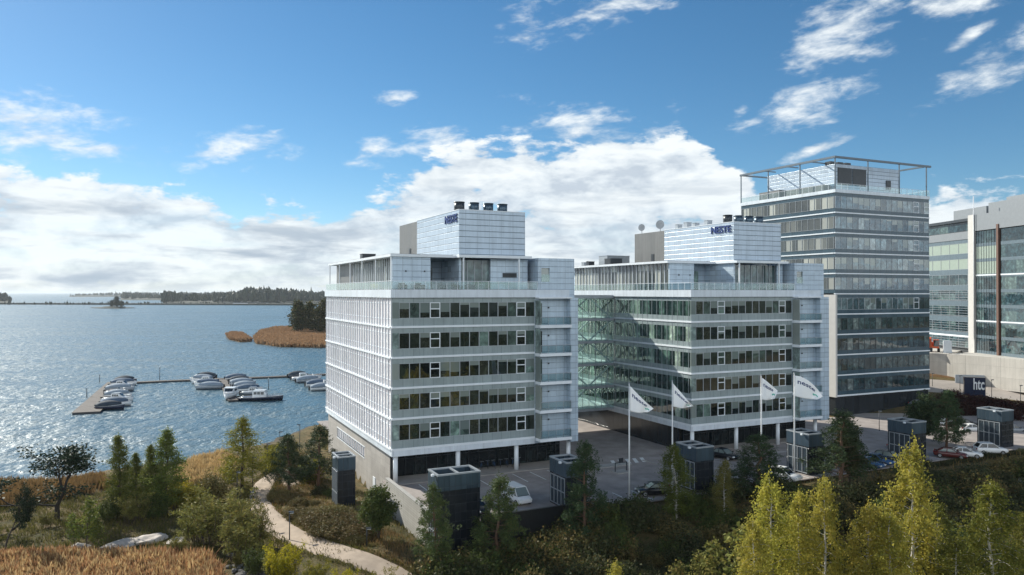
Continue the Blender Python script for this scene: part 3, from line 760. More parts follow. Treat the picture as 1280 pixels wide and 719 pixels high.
    d = MB(); d.box(9.55,22.6,zt,9.62,23.4,zt+2.0); d.build('roof_door', M['dark_metal'], t)
    # lettering high on the lit side of the plant room and on its right face
    me = text_mesh('NESTE', 1.5, .06, .03); me.materials.clear(); me.materials.append(M['sign_blue'])
    s_ = link('sign_lettering', me, t, (9.52, 4.6, ztop-1.05)); s_.rotation_euler = (R(90), 0, R(-90)); s_.scale = (1.12,1,1)
    s_ = link('sign_lettering', me, t, (19.52, 4.6, ztop-1.05)); s_.rotation_euler = (R(90), 0, R(90)); s_.scale = (1.12,1,1)
    # small plant on the low roof
    for i, (x, y, a, b_, h) in enumerate([(4,31,2.2,1.6,1.3),(6.4,34,1.2,1.2,.9)] if not second else [(2.5,26,2.5,2,1.1),(5.0,31,5,3,1.9),(2.2,33,1.2,1.0,.8),(3.5,37,1.1,1,.8)]):
        c = MB(); c.box(x,y,zt+.06,x+a,y+b_,zt+.06+h); c.box(x-.06,y-.06,zt+.06+h,x+a+.06,y+b_+.06,zt+.14+h)
        for q in range(4): c.box(x-.03,y+.2,zt+.25+q*.22,x,y+b_-.2,zt+.33+q*.22)
        c.build('roof_vent', M['dark_metal'] if i % 2 == 0 else M['grey_metal'], t)
    if second:
        for x, y, h, r_ in ((10.2,21.5,1.0,.75),(10.2,27.2,.9,.6)):
            d = MB(); d.tube([(x,y,ztop),(x,y,ztop+h)], .06, 8)
            rings = []
            for q in range(5):
                rr = .05+r_*q/4; off = .18*(q/4)**2*r_
                rings.append([(x-.1-off*0+ .0 - (.35*(q/4)**2)*.0 + math.cos(2*math.pi*k/18)*rr*.55, y+math.cos(2*math.pi*k/18)*rr*-.84*1.0, ztop+h+.2+math.sin(2*math.pi*k/18)*rr) for k in range(18)])
            for q in range(5):
                rings[q] = [(p[0]-.5*.35*(q/4)**2, p[1]-.85*.35*(q/4)**2, p[2]) for p in rings[q]]
            d.loft(rings, True, True, True); d.bar((x,y,ztop+h+.2),(x-.5,y-.9,ztop+h+.5),.05)
            d.build('satellite_dish', M['dish'], t)
        for x, y, s_ in ((10.5,9,.8),(10.3,12,.6),(10.4,14.2,.9),(10.2,16.5,.7)):
            c = MB(); c.box(x,y,ztop+.1,x+1,y+s_,ztop+.1+s_); c.box(x-.05,y-.05,ztop+.1+s_,x+1.05,y+s_+.05,ztop+.18+s_); c.build('roof_vent', M['grey_metal'], t)
    return t
o1 = office('nearer glass office on white columns with white fins along its sunlit side', C1)
o2 = office('middle glass office with two satellite dishes on its roof', C2, True)

# glazed bridge wing between the two offices
def glass_wing():
    t = thing('glass_link', 'teal glazed connecting wing with diagonal braces between the two offices', 'building', (C1.x, C1.y, 0), PHI)
    x0, x1, y0, y1 = 26.25, 45.1, 19.0, 27.0
    for k in range(6):
        mb = MB(); mb.box(x0,y0+.1,ZK[k]-.45,x1,y1-.1,ZK[k]-.05); mb.build('floor_slab', M['white_metal'], t)
    for k in range(5):
        g = MB(); g.box(x0,y0,ZK[k]-.05,x1,y0+.04,ZK[k+1]-.45); g.build('glass_wall', M['bridge_glass'], t)
        g = MB(); g.box(x0,y1-.04,ZK[k]-.05,x1,y1,ZK[k+1]-.45); g.build('glass_wall', M['bridge_glass'], t)
        b = MB()
        for i in range(4):
            xa, xb = x0+(x1-x0)*i/4+.2, x0+(x1-x0)*(i+1)/4-.2
            if (i+k) % 2: xa, xb = xb, xa
            for yy in (y0+.7, y1-.7): b.bar((xa,yy,ZK[k]),(xb,yy,ZK[k+1]-.45),.2)
        b.build('brace', M['white_metal'], t)
        f = MB()
        for i in range(16): x = x0+(x1-x0)*i/15; f.box(x-.03,y0-.08,ZK[k]-.05,x+.03,y0-.0,ZK[k+1]-.45)
        f.box(x0,y0-.1,ZK[k]-.47,x1,y0+.1,ZK[k]-.05)
        f.build('mullion_grid', M['grey_metal'], t)
    mb = MB(); mb.box(x0,y0-.2,ZK[5]-.45,x1,y1+.2,ZK[5]+.1); mb.build('roof', M['grey_metal'], t)
    return t
glass_wing()
mb = MB(); mb.box(26.4,40,DECK,45.4,40.4,3.2)
tag(mb.build('garden_wall', M['slate'], None, (C1.x, C1.y, 0), PHI), 'dark wall closing the passage under the glazed wing', 'wall')

# ------------------------------------------------------------------ the tall tower
def tower():
    t = thing('office_tower', 'tall glass office tower with an open steel frame on its roof', 'building', (C3.x, C3.y, 0), PHI)
    Wt, Dt, F = 27.6, 26.5, 4.02
    zb = 3.4; zs = [zb+F*k for k in range(11)]
    mb = MB(); mb.box(.3,.3,zb,Wt,Dt,zs[10]-.1); mb.build('core', M['core'], t)
    mb = MB(); mb.box(.2,.2,-.6,Wt-.2,Dt,zb-.2); mb.build('base_wall', M['slate'], t)
    mb = MB(); mb.box(-.1,-.1,zb-.2,Wt,.3,zb+.1); mb.build('floor_band', M['white_metal'], t)
    nW = 17; ww = Wt/nW
    TW = window_meshes(ww, 2.35, 'tower_glass')
    rest_f, rest_p = MB(), MB()
    for k in range(10):
        z0, z1 = zs[k], zs[k+1]
        mb = MB(); mb.box(-.1,-.1,z1-.13,Wt+.05,.3,z1+.1); mb.build('floor_band', M['white_metal'] if k < 9 else M['grey_metal'], t)
        mb = MB(); mb.box(0,0,z0+.1,Wt,.3,z0+.85); mb.box(0,0,z0+3.2,Wt,.3,z1-.13); mb.build('spandrel', M['spandrel_dark'], t)
        for i in range(nW):
            if k >= 5 or (k == 4 and i < 15): add_window(TW, i*ww, z0+.85, t, i == 14 or (i == 16 and k == 9))
            else:
                x = i*ww; z = z0+.85
                rest_f.box(x,0,z,x+.05,.12,z+2.35); rest_f.box(x+ww-.05,0,z,x+ww,.12,z+2.35); rest_f.box(x+.05,0,z,x+ww-.05,.12,z+.05); rest_f.box(x+.05,0,z+2.3,x+ww-.05,.12,z+2.35)
                rest_p.box(x+.05,.05,z+.05,x+ww-.05,.08,z+2.3)
    rw = rest_f.build('lower_glazing', M['dark_metal'], t); rw['kind'] = 'stuff'
    M['tower_glass_low'] = glass('tower_glass_low', [(0, (.02,.04,.05)), (.3, (.04,.07,.08)), (.6, (.065,.10,.11)), (.85, (.16,.20,.20))], ior=2.0, per_x=(ww, F))
    rest_p.build('pane', M['tower_glass_low'], rw)
    # left side: glass above, a blank white wall near the front below
    for k in range(10):
        z0, z1 = zs[k], zs[k+1]; ys = .3 if k >= 5 else 7.2
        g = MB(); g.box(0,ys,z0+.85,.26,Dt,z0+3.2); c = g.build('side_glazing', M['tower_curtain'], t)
        g = MB()
        for i in range(17):
            y = ys+.02+i*ww
            if y < Dt: g.box(-.07,y,z0+.9,.0,y+.07,z0+3.15)
        g.box(-.07,ys,z0+.85,0,Dt,z0+.9); g.box(-.07,ys,z0+3.15,0,Dt,z0+3.2)
        g.build('mullion_grid', M['grey_metal'], c)
        g = MB(); g.box(0,ys,z0+.1,.28,Dt,z0+.85); g.box(0,ys,z0+3.2,.28,Dt,z1-.13); g.build('side_spandrel', M['spandrel_dark'], t)
        g = MB(); g.box(-.14,ys,z1-.13,.25,Dt,z1+.1); g.build('side_floor_band', M['white_metal'], t)
    mb = MB(); mb.box(-.16,-.16,zb-.3,.3,7.2,zs[5]-.2); mb.build('blank_wall', M['pier'], t)
    # parapet, railing and rooftop plant
    zt = zs[10]
    mb = MB(); mb.box(-.15,-.15,zt-.1,Wt+.1,Dt,zt+.55); mb.build('parapet', M['white_band'], t)
    po, gl = MB(), MB(); rail(po, gl, [(-.05,Dt),(-.05,-.05),(Wt,-.05),(Wt,Dt)], zt+.55, 1.2, 1.7)
    po.build('roof_railing', M['white_metal'], t); gl.build('railing_glass', M['rail_glass'], t)
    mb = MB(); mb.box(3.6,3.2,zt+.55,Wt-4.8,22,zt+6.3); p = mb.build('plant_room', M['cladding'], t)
    mb = MB(); mb.box(4.3,3.05,zt+2.1,8.2,3.2,zt+5.6); mb.box(8.5,3.05,zt+2.1,12.4,3.2,zt+5.6); mb.build('louvre', M['dark_metal'], p)
    mb = MB(); mb.box(18.4,3.05,zt+1.9,19.8,3.2,zt+3.8); mb.build('hatch', M['dark_metal'], p)
    for i in range(3):
        mb = MB(); mb.box(4.5+i*2.2,5.2,zt+6.3,6.0+i*2.2,6.6,zt+7.2); mb.build('roof_vent', M['dark_metal'], p)
    mb = MB(); mb.box(1.2,4,zt+.55,3.2,14,zt+2.0); mb.box(1.2,16,zt+.55,3.4,22,zt+2.4); mb.build('roof_unit', M['plant_grey'], t)
    zf = zt+6.9
    for a in ((0,0),(9.2,0),(18.4,0),(Wt-.8,0),(0,9),(0,18),(0,Dt),(9.2,9),(Wt-.8,9),(Wt-.8,Dt)):
        mb = MB(); mb.box(a[0]-.09,a[1]-.09,zt+.55,a[0]+.09,a[1]+.09,zf-.15); mb.build('frame_post', M['frame_grey'], t)
    mb = MB(); mb.box(-.25,-.2,zf-.2,Wt+.5,.2,zf+.2); mb.box(-.25,.2,zf-.2,.2,Dt+.2,zf+.2); mb.box(Wt-1.0,.2,zf-.15,Wt-.6,Dt,zf+.15); mb.box(.2,Dt-.2,zf-.15,Wt-1.0,Dt+.2,zf+.15)
    for y in (6.5, 13, 19.5): mb.box(.2,y-.1,zf-.1,3.6 if y > 7 else Wt-1,y+.1,zf+.1)
    mb.build('roof_frame', M['frame_grey'], t)
    return t
tower()

# ------------------------------------------------------------------ offices at the far right on a concrete podium
def far_office():
    ox, oy = (1218-640)/FPX*185, 185.0
    t = thing('banded_office', 'far right office with horizontal bands, a pale stone pier and a rust coloured pier', 'building', (ox, oy, 0), R(-87))
    zb = 9.4
    # local x runs towards the viewer, y away into the building
    mb = MB(); mb.box(-60,.4,zb-4,-.9,40,39); mb.box(-.9,.4,zb-4,18,40,42.5); mb.build('core', M['core'], t)
    mb = MB(); mb.box(-1.3,-.7,zb-.5,.9,.4,42.6); mb.build('stone_pier', M['pier'], t)
    mb = MB(); mb.tube([(1.1,-.9,zb+3),(1.1,-.9,47)], .09, 8); mb.build('mast', M['pole'], t)
    H = 3.9
    for k in range(7):
        z = zb+.6+k*H
        m_ = M['cream_blind'] if k in (5,) else M['far_glass']
        g = MB(); g.box(-60,.0,z,-1.3,.4,z+2.6); g.build('ribbon_window', M['far_glass'] if k < 5 else M['cream_blind'], t)
        g = MB()
        for i in range(17): g.box(-60+i*3.6,-.06,z+.05,-59.9+i*3.6,0,z+2.55)
        g.box(-60,-.06,z,-1.3,0,z+.05); g.box(-60,-.06,z+2.55,-1.3,0,z+2.6)
        if k < 4:
            for q in range(4): g.box(-60,-.18,z+.2+q*.6,-1.3,-.06,z+.27+q*.6)
        g.build('sun_louvre', M['grey_metal'], t)
        g = MB(); g.box(-60,-.04,z+2.6,-1.3,.4,z+H); g.build('spandrel', M['far_spandrel'], t)
        if k in (0,): g = MB(); g.box(-60,-.12,z+2.7,-1.3,-.04,z+3.1); g.build('floor_band', M['white_metal'], t)
    mb = MB(); mb.box(-60,-.2,36.9,-1.3,.4,38.8); mb.build('roof_band', M['office_grey'], t)
    mb = MB(); mb.box(-60,1.2,38.8,-3,1.6,41.4); mb.build('top_glazing', M['far_glass'], t)
    mb = MB(); mb.box(-60,.4,41.4,-1.3,30,42.1); mb.build('top_roof', M['dark_metal'], t)
    mb = MB(); mb.box(-14,4,42.1,-1.3,30,45.0); mb.build('plant_room', M['office_grey'], t)
    mb = MB(); mb.box(.9,3,42.5,17,30,45.4); mb.box(3,6,45.4,16,30,46.6); mb.build('plant_room', M['office_grey'], t)
    # right half: taller bays of glass between piers
    mb = MB(); mb.box(.9,-.5,38.6,18,.4,42.5); mb.build('parapet', M['office_grey'], t)
    for k in range(8):
        z = zb-.2+k*3.65
        for x0, x1 in ((1.2,8.4),(9.8,18)):
            g = MB(); g.box(x0,-.3,z+.75,x1,.4,z+3.65); g.build('bay_window', M['far_glass'] if k not in (5,6) else (M['cream_blind'] if x0 < 5 else M['far_glass']), t)
            g = MB(); g.box(x0,-.34,z,x1,.4,z+.75); g.build('bay_spandrel', M['far_spandrel'], t)
            if k in (2,5): g = MB(); g.box(x0,-.42,z+.3,x1,-.34,z+.6); g.build('floor_band', M['white_metal'], t)
    mb = MB()
    for i in range(9): mb.box(1.2+i*.9,-.38,zb,1.26+i*.9,-.34,38.6)
    mb.build('mullion_grid', M['dark_metal'], t)
    mb = MB(); mb.box(8.7,-.7,zb-2,9.4,.4,39.6); mb.build('rust_pier', M['rust'], t)
    return t
far_office()
mb = MB()
pts = [(70,210),(97,186),(103,180.5),(108,172),(112,164),(150,126)]
for p, q in zip(pts[:-1], pts[1:]):
    d = (Vector(q)-Vector(p)).normalized(); n_ = Vector((-d.y, d.x))*.5
    mb.prism([tuple(Vector(p)-n_*0), tuple(Vector(q)-n_*0), tuple(Vector(q)+n_*50), tuple(Vector(p)+n_*50)], 2.0, 9.2)
tag(mb.build('podium_wall', M['concrete']), 'long pale concrete podium wall below the banded office', 'wall')
# ------------------------------------------------------------------ plants
def leaves(name, C, size, m_, aspect=1.6, seed=0, up=0.0, droop=0.0):
    """N small folded leaf faces, one island each, centred at C"""
    C = np.asarray(C, float); n = len(C); r = np.random.RandomState(seed)
    s_ = np.broadcast_to(np.asarray(size, float), (n,))*r.uniform(.6, 1.35, n)
    a = r.normal(size=(n,3)); a[:,2] = a[:,2]*(1-abs(up))+up*1.4-droop
    a /= np.linalg.norm(a, axis=1)[:,None]
    b = r.normal(size=(n,3)); b -= a*(a*b).sum(1)[:,None]; b /= np.linalg.norm(b, axis=1)[:,None]
    h = a*(s_*aspect/2)[:,None]; wv = b*(s_/2)[:,None]
    v = np.stack([C-h, C+wv, C+h, C-wv], 1).reshape(-1, 3)
    me = bpy.data.meshes.new(name); me.vertices.add(4*n); me.vertices.foreach_set('co', v.ravel())
    me.loops.add(4*n); me.loops.foreach_set('vertex_index', np.arange(4*n, dtype=np.int32))
    me.polygons.add(n); me.polygons.foreach_set('loop_start', np.arange(0, 4*n, 4, dtype=np.int32))
    me.polygons.foreach_set('loop_total', np.full(n, 4, np.int32))
    for mm in (m_ if isinstance(m_, (list, tuple)) else [m_]): me.materials.append(mm)
    me.update(); me.validate(); return me
rnd = random.Random(11)
def along(p0, p1, n, r, sag=0.0, spread=.2, t0=.25):
    t = t0+(1-t0)*np.sqrt(r.uniform(0, 1, n))
    P = np.outer(1-t, p0)+np.outer(t, p1); P[:,2] -= sag*t*t
    return P+r.normal(0, 1, (n,3))*(spread*(.5+.7*t))[:,None]
def limb_pts(p0, p1, sag=0, k=4, wob=.06, r=None):
    out = []
    for i in range(k+1):
        t = i/k; p = [p0[j]*(1-t)+p1[j]*t for j in range(3)]; p[2] -= sag*t*t
        if 0 < i < k: p = [p[0]+r.normal(0,wob), p[1]+r.normal(0,wob), p[2]+r.normal(0,wob*.6)]
        out.append(p)
    return out
def stem_pts(H, lean, r, k=8, wob=.07):
    return [(lean[0]*t*H+r.normal(0,wob)*min(1,t*3), lean[1]*t*H+r.normal(0,wob)*min(1,t*3), t*H) for t in np.linspace(0, 1, k+1)]
def tree_proto(kind, seed):
    """returns (height, trunk mesh, crown mesh)"""
    r = np.random.RandomState(seed); mb = MB(); P = []; size = .2; asp = 1.5; up = 0; dr = 0
    if kind in ('birch', 'birch_green', 'aspen', 'gold'):
        H = 12.0; sp_ = stem_pts(H, r.uniform(-.03,.03,2), r)
        mb.tube(sp_, [.16*(1-.93*i/8)+.01 for i in range(9)], 7)
        n_l = 62 if kind != 'aspen' else 84
        for i in range(n_l):
            t = .10+.88*(i+r.uniform(0,1))/n_l; az_ = i*2.4+r.uniform(-.5,.5)
            base = np.interp(t, [j/8 for j in range(9)], range(9)); j = min(7, int(base)); f = base-j
            p0 = np.array(sp_[j])*(1-f)+np.array(sp_[j+1])*f
            if kind in ('birch', 'birch_green'): Rm = 2.0*(math.sin(math.pi*min(1, t**.85*.93+.05)))**.8*r.uniform(.5,1.2)+.2; rise = r.uniform(.3,.9); sag = Rm*r.uniform(.3,.7)
            elif kind == 'gold': Rm = 2.7*(1-t)**.75*min(1, .45+t*3)*r.uniform(.6,1.15)+.16; rise = r.uniform(.2,.7); sag = Rm*.2
            else: Rm = 2.35*(1-t)**.72*min(1, .5+t*3)*r.uniform(.5,1.2)+.12; rise = r.uniform(.5,1.2); sag = Rm*.15
            p1 = p0+np.array([math.cos(az_)*Rm, math.sin(az_)*Rm, Rm*rise])
            if p1[2]-sag > H*1.0: p1[2] = H+sag-r.uniform(0,.3)
            mb.tube(limb_pts(p0, p1, sag, 3, .04, r), [.035*(1-t)+.012, .02*(1-t)+.01, .01, .006], 4, False)
            n = int((60+84*Rm)*(.72 if kind in ('birch','birch_green') else .95))
            P.append(along(p0, p1, n, r, sag, .17+.06*Rm, .12))
            if kind in ('birch', 'birch_green'):      # hanging sprays
                for q in range(5):
                    tt = r.uniform(.45,1); b_ = p0*(1-tt)+p1*tt; b_[2] -= sag*tt*tt
                    m_ = 16; P.append(np.stack([b_[0]+r.normal(0,.07,m_), b_[1]+r.normal(0,.07,m_), b_[2]-r.uniform(0,1,m_)*r.uniform(.4,1.3)], -1))
        size = .115 if kind != 'aspen' else .12
        P.append(np.array(sp_[-1])+r.normal(0, 1, (70,3))*np.array([.1,.1,.42])-np.array([0,0,.35]))
    elif kind in ('pine', 'pine_pale'):
        H = 8.0; sp_ = stem_pts(H, r.uniform(-.04,.04,2), r)
        mb.tube(sp_, [.15*(1-.9*i/8)+.012 for i in range(9)], 7)
        for wq in range(13):
            t = .16+.80*wq/12; k = r.randint(4,7); a0 = r.uniform(0,6.28)
            for i in range(k):
                if r.uniform() < .14: continue
                az_ = a0+i*6.28/k+r.uniform(-.3,.3); Rm = (2.25*(1-t)**.75+.2)*r.uniform(.6,1.2)*min(1,.55+t*2)
                p0 = np.array([np.interp(t,np.linspace(0,1,9),[q[0] for q in sp_]), np.interp(t,np.linspace(0,1,9),[q[1] for q in sp_]), t*H])
                p1 = p0+np.array([math.cos(az_)*Rm, math.sin(az_)*Rm, Rm*r.uniform(.15,.5)])
                mb.tube(limb_pts(p0, p1, 0, 3, .04, r), [.04*(1-t)+.012, .025, .016, .008], 4, False)
                for q in range(int(5+6*Rm)):      # brush-like shoots turned upwards
                    tt = .3+.7*math.sqrt(r.uniform()); c = p0*(1-tt)+p1*tt+r.normal(0,.16,3)
                    m_ = 13; P.append(c+r.normal(0,1,(m_,3))*np.array([.11,.11,.13])+np.array([0,0,.08]))
        P.append(np.array(sp_[-1])+r.normal(0,1,(60,3))*np.array([.1,.1,.3])); size = .062; asp = 4.2; up = .45
    elif kind == 'spruce':
        H = 11.0; sp_ = stem_pts(H, (0,0), r, wob=.03)
        mb.tube(sp_, [.17*(1-.93*i/8)+.01 for i in range(9)], 7)
        for wq in range(30):
            t = .06+.92*wq/29; k = 7; a0 = r.uniform(0,6.28)
            for i in range(k):
                az_ = a0+i*6.28/k+r.uniform(-.3,.3); Rm = (2.5*(1-t)**.85+.10)*r.uniform(.55,1.15)
                p0 = np.array([0,0,t*H]); p1 = p0+np.array([math.cos(az_)*Rm, math.sin(az_)*Rm, Rm*.18])
                mb.tube(limb_pts(p0, p1, Rm*.32, 3, .03, r), [.025,.018,.012,.006], 4, False)
                n = int(20+48*Rm); Q = along(p0, p1, n, r, Rm*.32, .09+.03*Rm, .12); Q[:,2] -= r.uniform(0,.2,n); P.append(Q)
        P.append(np.array([0,0,H-.25])+r.normal(0,1,(60,3))*np.array([.06,.06,.3])); size = .075; asp = 3.2
    elif kind == 'broad':
        H = 7.0
        for s_ in range(3):
            l = r.uniform(-.12,.12,2); sp_ = stem_pts(H*r.uniform(.75,1), l, r, 6, .1)
            mb.tube(sp_, [.10*(1-.9*i/6)+.01 for i in range(7)], 6)
            for i in range(26):
                t = .22+.75*i/26; az_ = i*2.4+r.uniform(-.6,.6); Rm = 1.7*math.sin(math.pi*min(1,t*.86+.1))**.8*r.uniform(.45,1.2)
                p0 = np.array([np.interp(t,np.linspace(0,1,7),[q[a] for q in sp_]) for a in range(3)]); p1 = p0+np.array([math.cos(az_)*Rm, math.sin(az_)*Rm, Rm*r.uniform(.2,.8)])
                mb.tube(limb_pts(p0, p1, 0, 3, .05, r), [.03,.02,.012,.006], 4, False)
                P.append(along(p0, p1, int(35+55*Rm), r, 0, .22, .1))
        size = .16
    elif kind == 'bare':
        H = 9.0; segs = []
        def grow(p, d, ln, rad, depth):
            d = d/np.linalg.norm(d); pts = [p]
            for q in range(4):
                d = d+r.normal(0,.16,3)+np.array([0,0,.05]); d /= np.linalg.norm(d); pts.append(pts[-1]+d*ln/4)
            mb.tube([tuple(x) for x in pts], [rad*(1-.13*q) for q in range(5)], 6 if depth < 2 else 4, False)
            if depth >= 4:
                P.append(pts[-1]+r.normal(0,1,(42,3))*np.array([.34,.34,.17])); P.append(pts[2]+r.normal(0,1,(14,3))*np.array([.25,.25,.14])); return
            for q in range(2 if depth else 3):
                dd = d+r.normal(0,.6,3)*np.array([1,1,.5]); dd[2] = dd[2]*.8+.12
                grow(pts[-1 if q == 0 else r.randint(2,5)], dd, ln*r.uniform(.62,.85), rad*.56, depth+1)
            if depth >= 1: grow(pts[2], d+r.normal(0,.9,3)*np.array([1,1,.4]), ln*.6, rad*.4, depth+1)
        grow(np.array([0,0,0.]), np.array([.05,0,1.]), 3.4, .20, 0)
        size = .15
    elif kind == 'sapling':
        H = 5.0; sp_ = stem_pts(H, r.uniform(-.05,.05,2), r, 6, .06); mb.tube(sp_, [.045*(1-.8*i/6)+.006 for i in range(7)], 5)
        for i in range(30):
            t = .22+.76*i/30; az_ = i*2.4; Rm = .85*(1-t)**.6*r.uniform(.4,1.2)+.1
            p0 = np.array([np.interp(t,np.linspace(0,1,7),[q[a] for q in sp_]) for a in range(3)]); p1 = p0+np.array([math.cos(az_)*Rm, math.sin(az_)*Rm, Rm*.9])
            mb.tube(limb_pts(p0, p1, 0, 2, .03, r), [.014,.01,.005], 4, False); P.append(along(p0, p1, int(16+26*Rm), r, 0, .14, .1))
        size = .13
    elif kind == 'willow':
        H = 3.6
        for s_ in range(24):
            a = r.uniform(0,6.28); d = r.uniform(0,1.5); h = H*r.uniform(.55,1.0); l = r.uniform(.1,.32)
            p0 = np.array([math.cos(a)*d*.6, math.sin(a)*d*.6, 0]); p1 = p0+np.array([math.cos(a)*l*h, math.sin(a)*l*h, h])
            mb.tube(limb_pts(p0, p1, 0, 4, .08, r), [.028,.022,.016,.01,.005], 4, False)
            for q in range(7):
                tt = r.uniform(.25,.95); b_ = p0*(1-tt)+p1*tt; c = b_+np.array([r.normal(0,.3), r.normal(0,.3), r.uniform(.2,.6)])
                P.append(along(b_, c, 34, r, 0, .11, .0))
        size = .06; asp = 3.6; up = .3
    elif kind == 'shrub':
        H = 1.6
        for s_ in range(26):
            a = r.uniform(0,6.28); d = 1.5*math.sqrt(r.uniform()); h = H*(1-(d/1.7)**2)**.5*r.uniform(.75,1.05)
            p0 = np.array([math.cos(a)*d*.7, math.sin(a)*d*.7, 0]); p1 = np.array([math.cos(a)*d, math.sin(a)*d, h])
            mb.tube(limb_pts(p0, p1, 0, 2, .04, r), [.016,.012,.005], 4, False)
            P.append(along(p0, p1, 75, r, 0, .26, .15))
        size = .13
    elif kind == 'thicket':
        H = 3.2
        for s_ in range(64):
            a = r.uniform(0,6.28); d = 1.7*math.sqrt(r.uniform()); h = H*(1-(d/1.95)**2)**.5*r.uniform(.65,1.08)
            p0 = np.array([math.cos(a)*d*.5, math.sin(a)*d*.5, 0]); p1 = np.array([math.cos(a)*d, math.sin(a)*d, h])
            mb.tube(limb_pts(p0, p1, 0, 3, .06, r), [.024,.018,.012,.005], 4, False)
            P.append(along(p0, p1, 85, r, 0, .24, .1))
        size = .12
    elif kind == 'heath':
        H = 1.5
        for s_ in range(110):
            a = r.uniform(0,6.28); d = 1.6*math.sqrt(r.uniform()); h = H*(1-(d/1.85)**2)**.5*r.uniform(.8,1.05)
            p0 = np.array([math.cos(a)*d*.9, math.sin(a)*d*.9, 0]); p1 = np.array([math.cos(a)*d, math.sin(a)*d, h])
            P.append(along(p0, p1, 46, r, 0, .15, .3))
        mb.tube([(0,0,0),(0,0,.4)], .03, 5); size = .07; asp = 2.2; up = .4
    C = np.concatenate(P); C[:,2] = np.maximum(C[:,2], .05)
    lm = {'birch':'leaf_birch','birch_green':'leaf_birch_green','aspen':'leaf_aspen','gold':'leaf_gold','pine':'needle','pine_pale':'needle_pale','spruce':'needle','broad':'leaf_green','bare':'needle_dark','sapling':'leaf_aspen','willow':'leaf_willow','shrub':'leaf_dark','thicket':'leaf_green','heath':'leaf_heath'}[kind]
    bk = {'birch':'bark_birch','birch_green':'bark_birch','pine':'bark_pine','pine_pale':'bark_pine','bare':'bark_dark'}.get(kind, 'bark')
    return H, mb.mesh('trunk', M[bk]), leaves('crown', C, size, M[lm], asp, seed, up, dr)
PROTO = {}
def proto(kind, var):
    if (kind, var) not in PROTO: PROTO[(kind, var)] = tree_proto(kind, 100+37*var+sum(map(ord, kind)))
    return PROTO[(kind, var)]
PLANT_NAMES = {'birch':'birch_tree','birch_green':'birch_tree','aspen':'aspen_tree','gold':'deciduous_tree','pine':'pine_tree','pine_pale':'pine_tree','spruce':'spruce_tree','broad':'deciduous_tree','bare':'gnarled_tree','sapling':'young_tree','willow':'willow_bush','shrub':'shrub','thicket':'shrub','heath':'heath_bush'}
def plant(kind, px, dist, top, label, var=0, group=None, wide=1.0, leafmat=None, z=None, xy=None):
    """a plant standing on the ground in that direction at that distance, as tall as its top row says"""
    x, y = ((px-640)/FPX*dist, dist) if xy is None else xy
    zg = gz1(x, y) if z is None else z
    h = CAM_Z+(HOR-top)/FPX*y-zg if xy is None else top
    if kind == 'shrub' and h > 2.3: kind = 'thicket'
    H, tm, cm = proto(kind, var)
    k = h/H; wd = k*wide
    t = thing(PLANT_NAMES[kind], label, 'tree' if kind not in ('willow','shrub','heath','thicket') else 'bush', (x, y, zg-.05), rnd.uniform(0, 6.28), group)
    a = link('trunk' if kind not in ('shrub','willow','heath','thicket') else 'stem', tm, t); b = link('crown', cm, t)
    for o in (a, b): o.scale = (wd, wd, k)
    if leafmat: b.material_slots[0].link = 'OBJECT'; b.material_slots[0].material = M[leafmat]
    return t

# the shore and path side
plant('bare', 72, 93, 551, 'dark gnarled tree with an open crown on the left shore', 0, wide=1.65)
plant('bare', 8, 80, 600, 'dark thin-leaved tree at the left end of the bank', 1, wide=.6)
plant('bare', -14, 84, 612, 'dark scraggy tree half outside the left edge of the photo', 2, wide=.6)
plant('aspen', 152, 95, 545, 'slim green tree standing beside the gnarled tree on the shore', 0, wide=1.15)
plant('aspen', 172, 98, 566, 'shorter green tree between two slim taller ones on the shore', 1, wide=1.3)
plant('aspen', 190, 96, 556, 'green tree growing close to the left side of a broader one', 2, wide=1.0)
plant('aspen', 209, 95.5, 537, 'broadest green tree of the shore clump, its top pointed', 3, wide=1.35)
plant('gold', 303, 107, 521, 'tall yellow-green conical tree beside the footpath', 0, wide=1.75)
plant('gold', 288, 111, 570, 'low yellow-green tree at the foot of the tall conical one', 1, wide=1.3)
plant('pine', 362, 106, 545, 'open-crowned pine with a bare stem beside the footpath lamps', 0, wide=1.5)
plant('pine', 398, 108, 534, 'dense dark pine near the far end of the stone wall of the nearer office', 1, wide=1.5)
for i, (px, d, top) in enumerate(((108,81,622),(118,83,634),(95,82,640),(124,80,648))):
    plant('sapling', px, d, top, ['thin young green tree in front of the slim shore trees', 'small leafy young tree beside the pale rock outcrop', 'young tree below the gnarled tree', 'short young tree closest to the golden reeds'][i], i % 2, wide=1.2)
WL = ['wide olive willow bush left of the path', 'tallest olive willow bush in the thicket left of the path', 'willow bush leaning over the rubble by the path', 'yellowish willow bush next to the bend of the path', 'willow bush between the shore trees and the rock outcrop', 'small willow bush at the edge of the reeds', 'low willow bush at the foot of the path lamp', 'grey-green willow bush by the left shore trees', 'tiny willow bush in the middle of the rubble']
for i, (px, d, top, wd) in enumerate(((245,85,626,1.2),(278,84,611,1.15),(305,79,640,1.1),(318,82,626,.9),(170,92,618,1.2),(225,80,668,1.0),(330,78,672,.9),(60,90,640,1.2),(298,77,690,.9))):
    plant('willow', px, d, top, WL[i], i % 3, wide=wd)
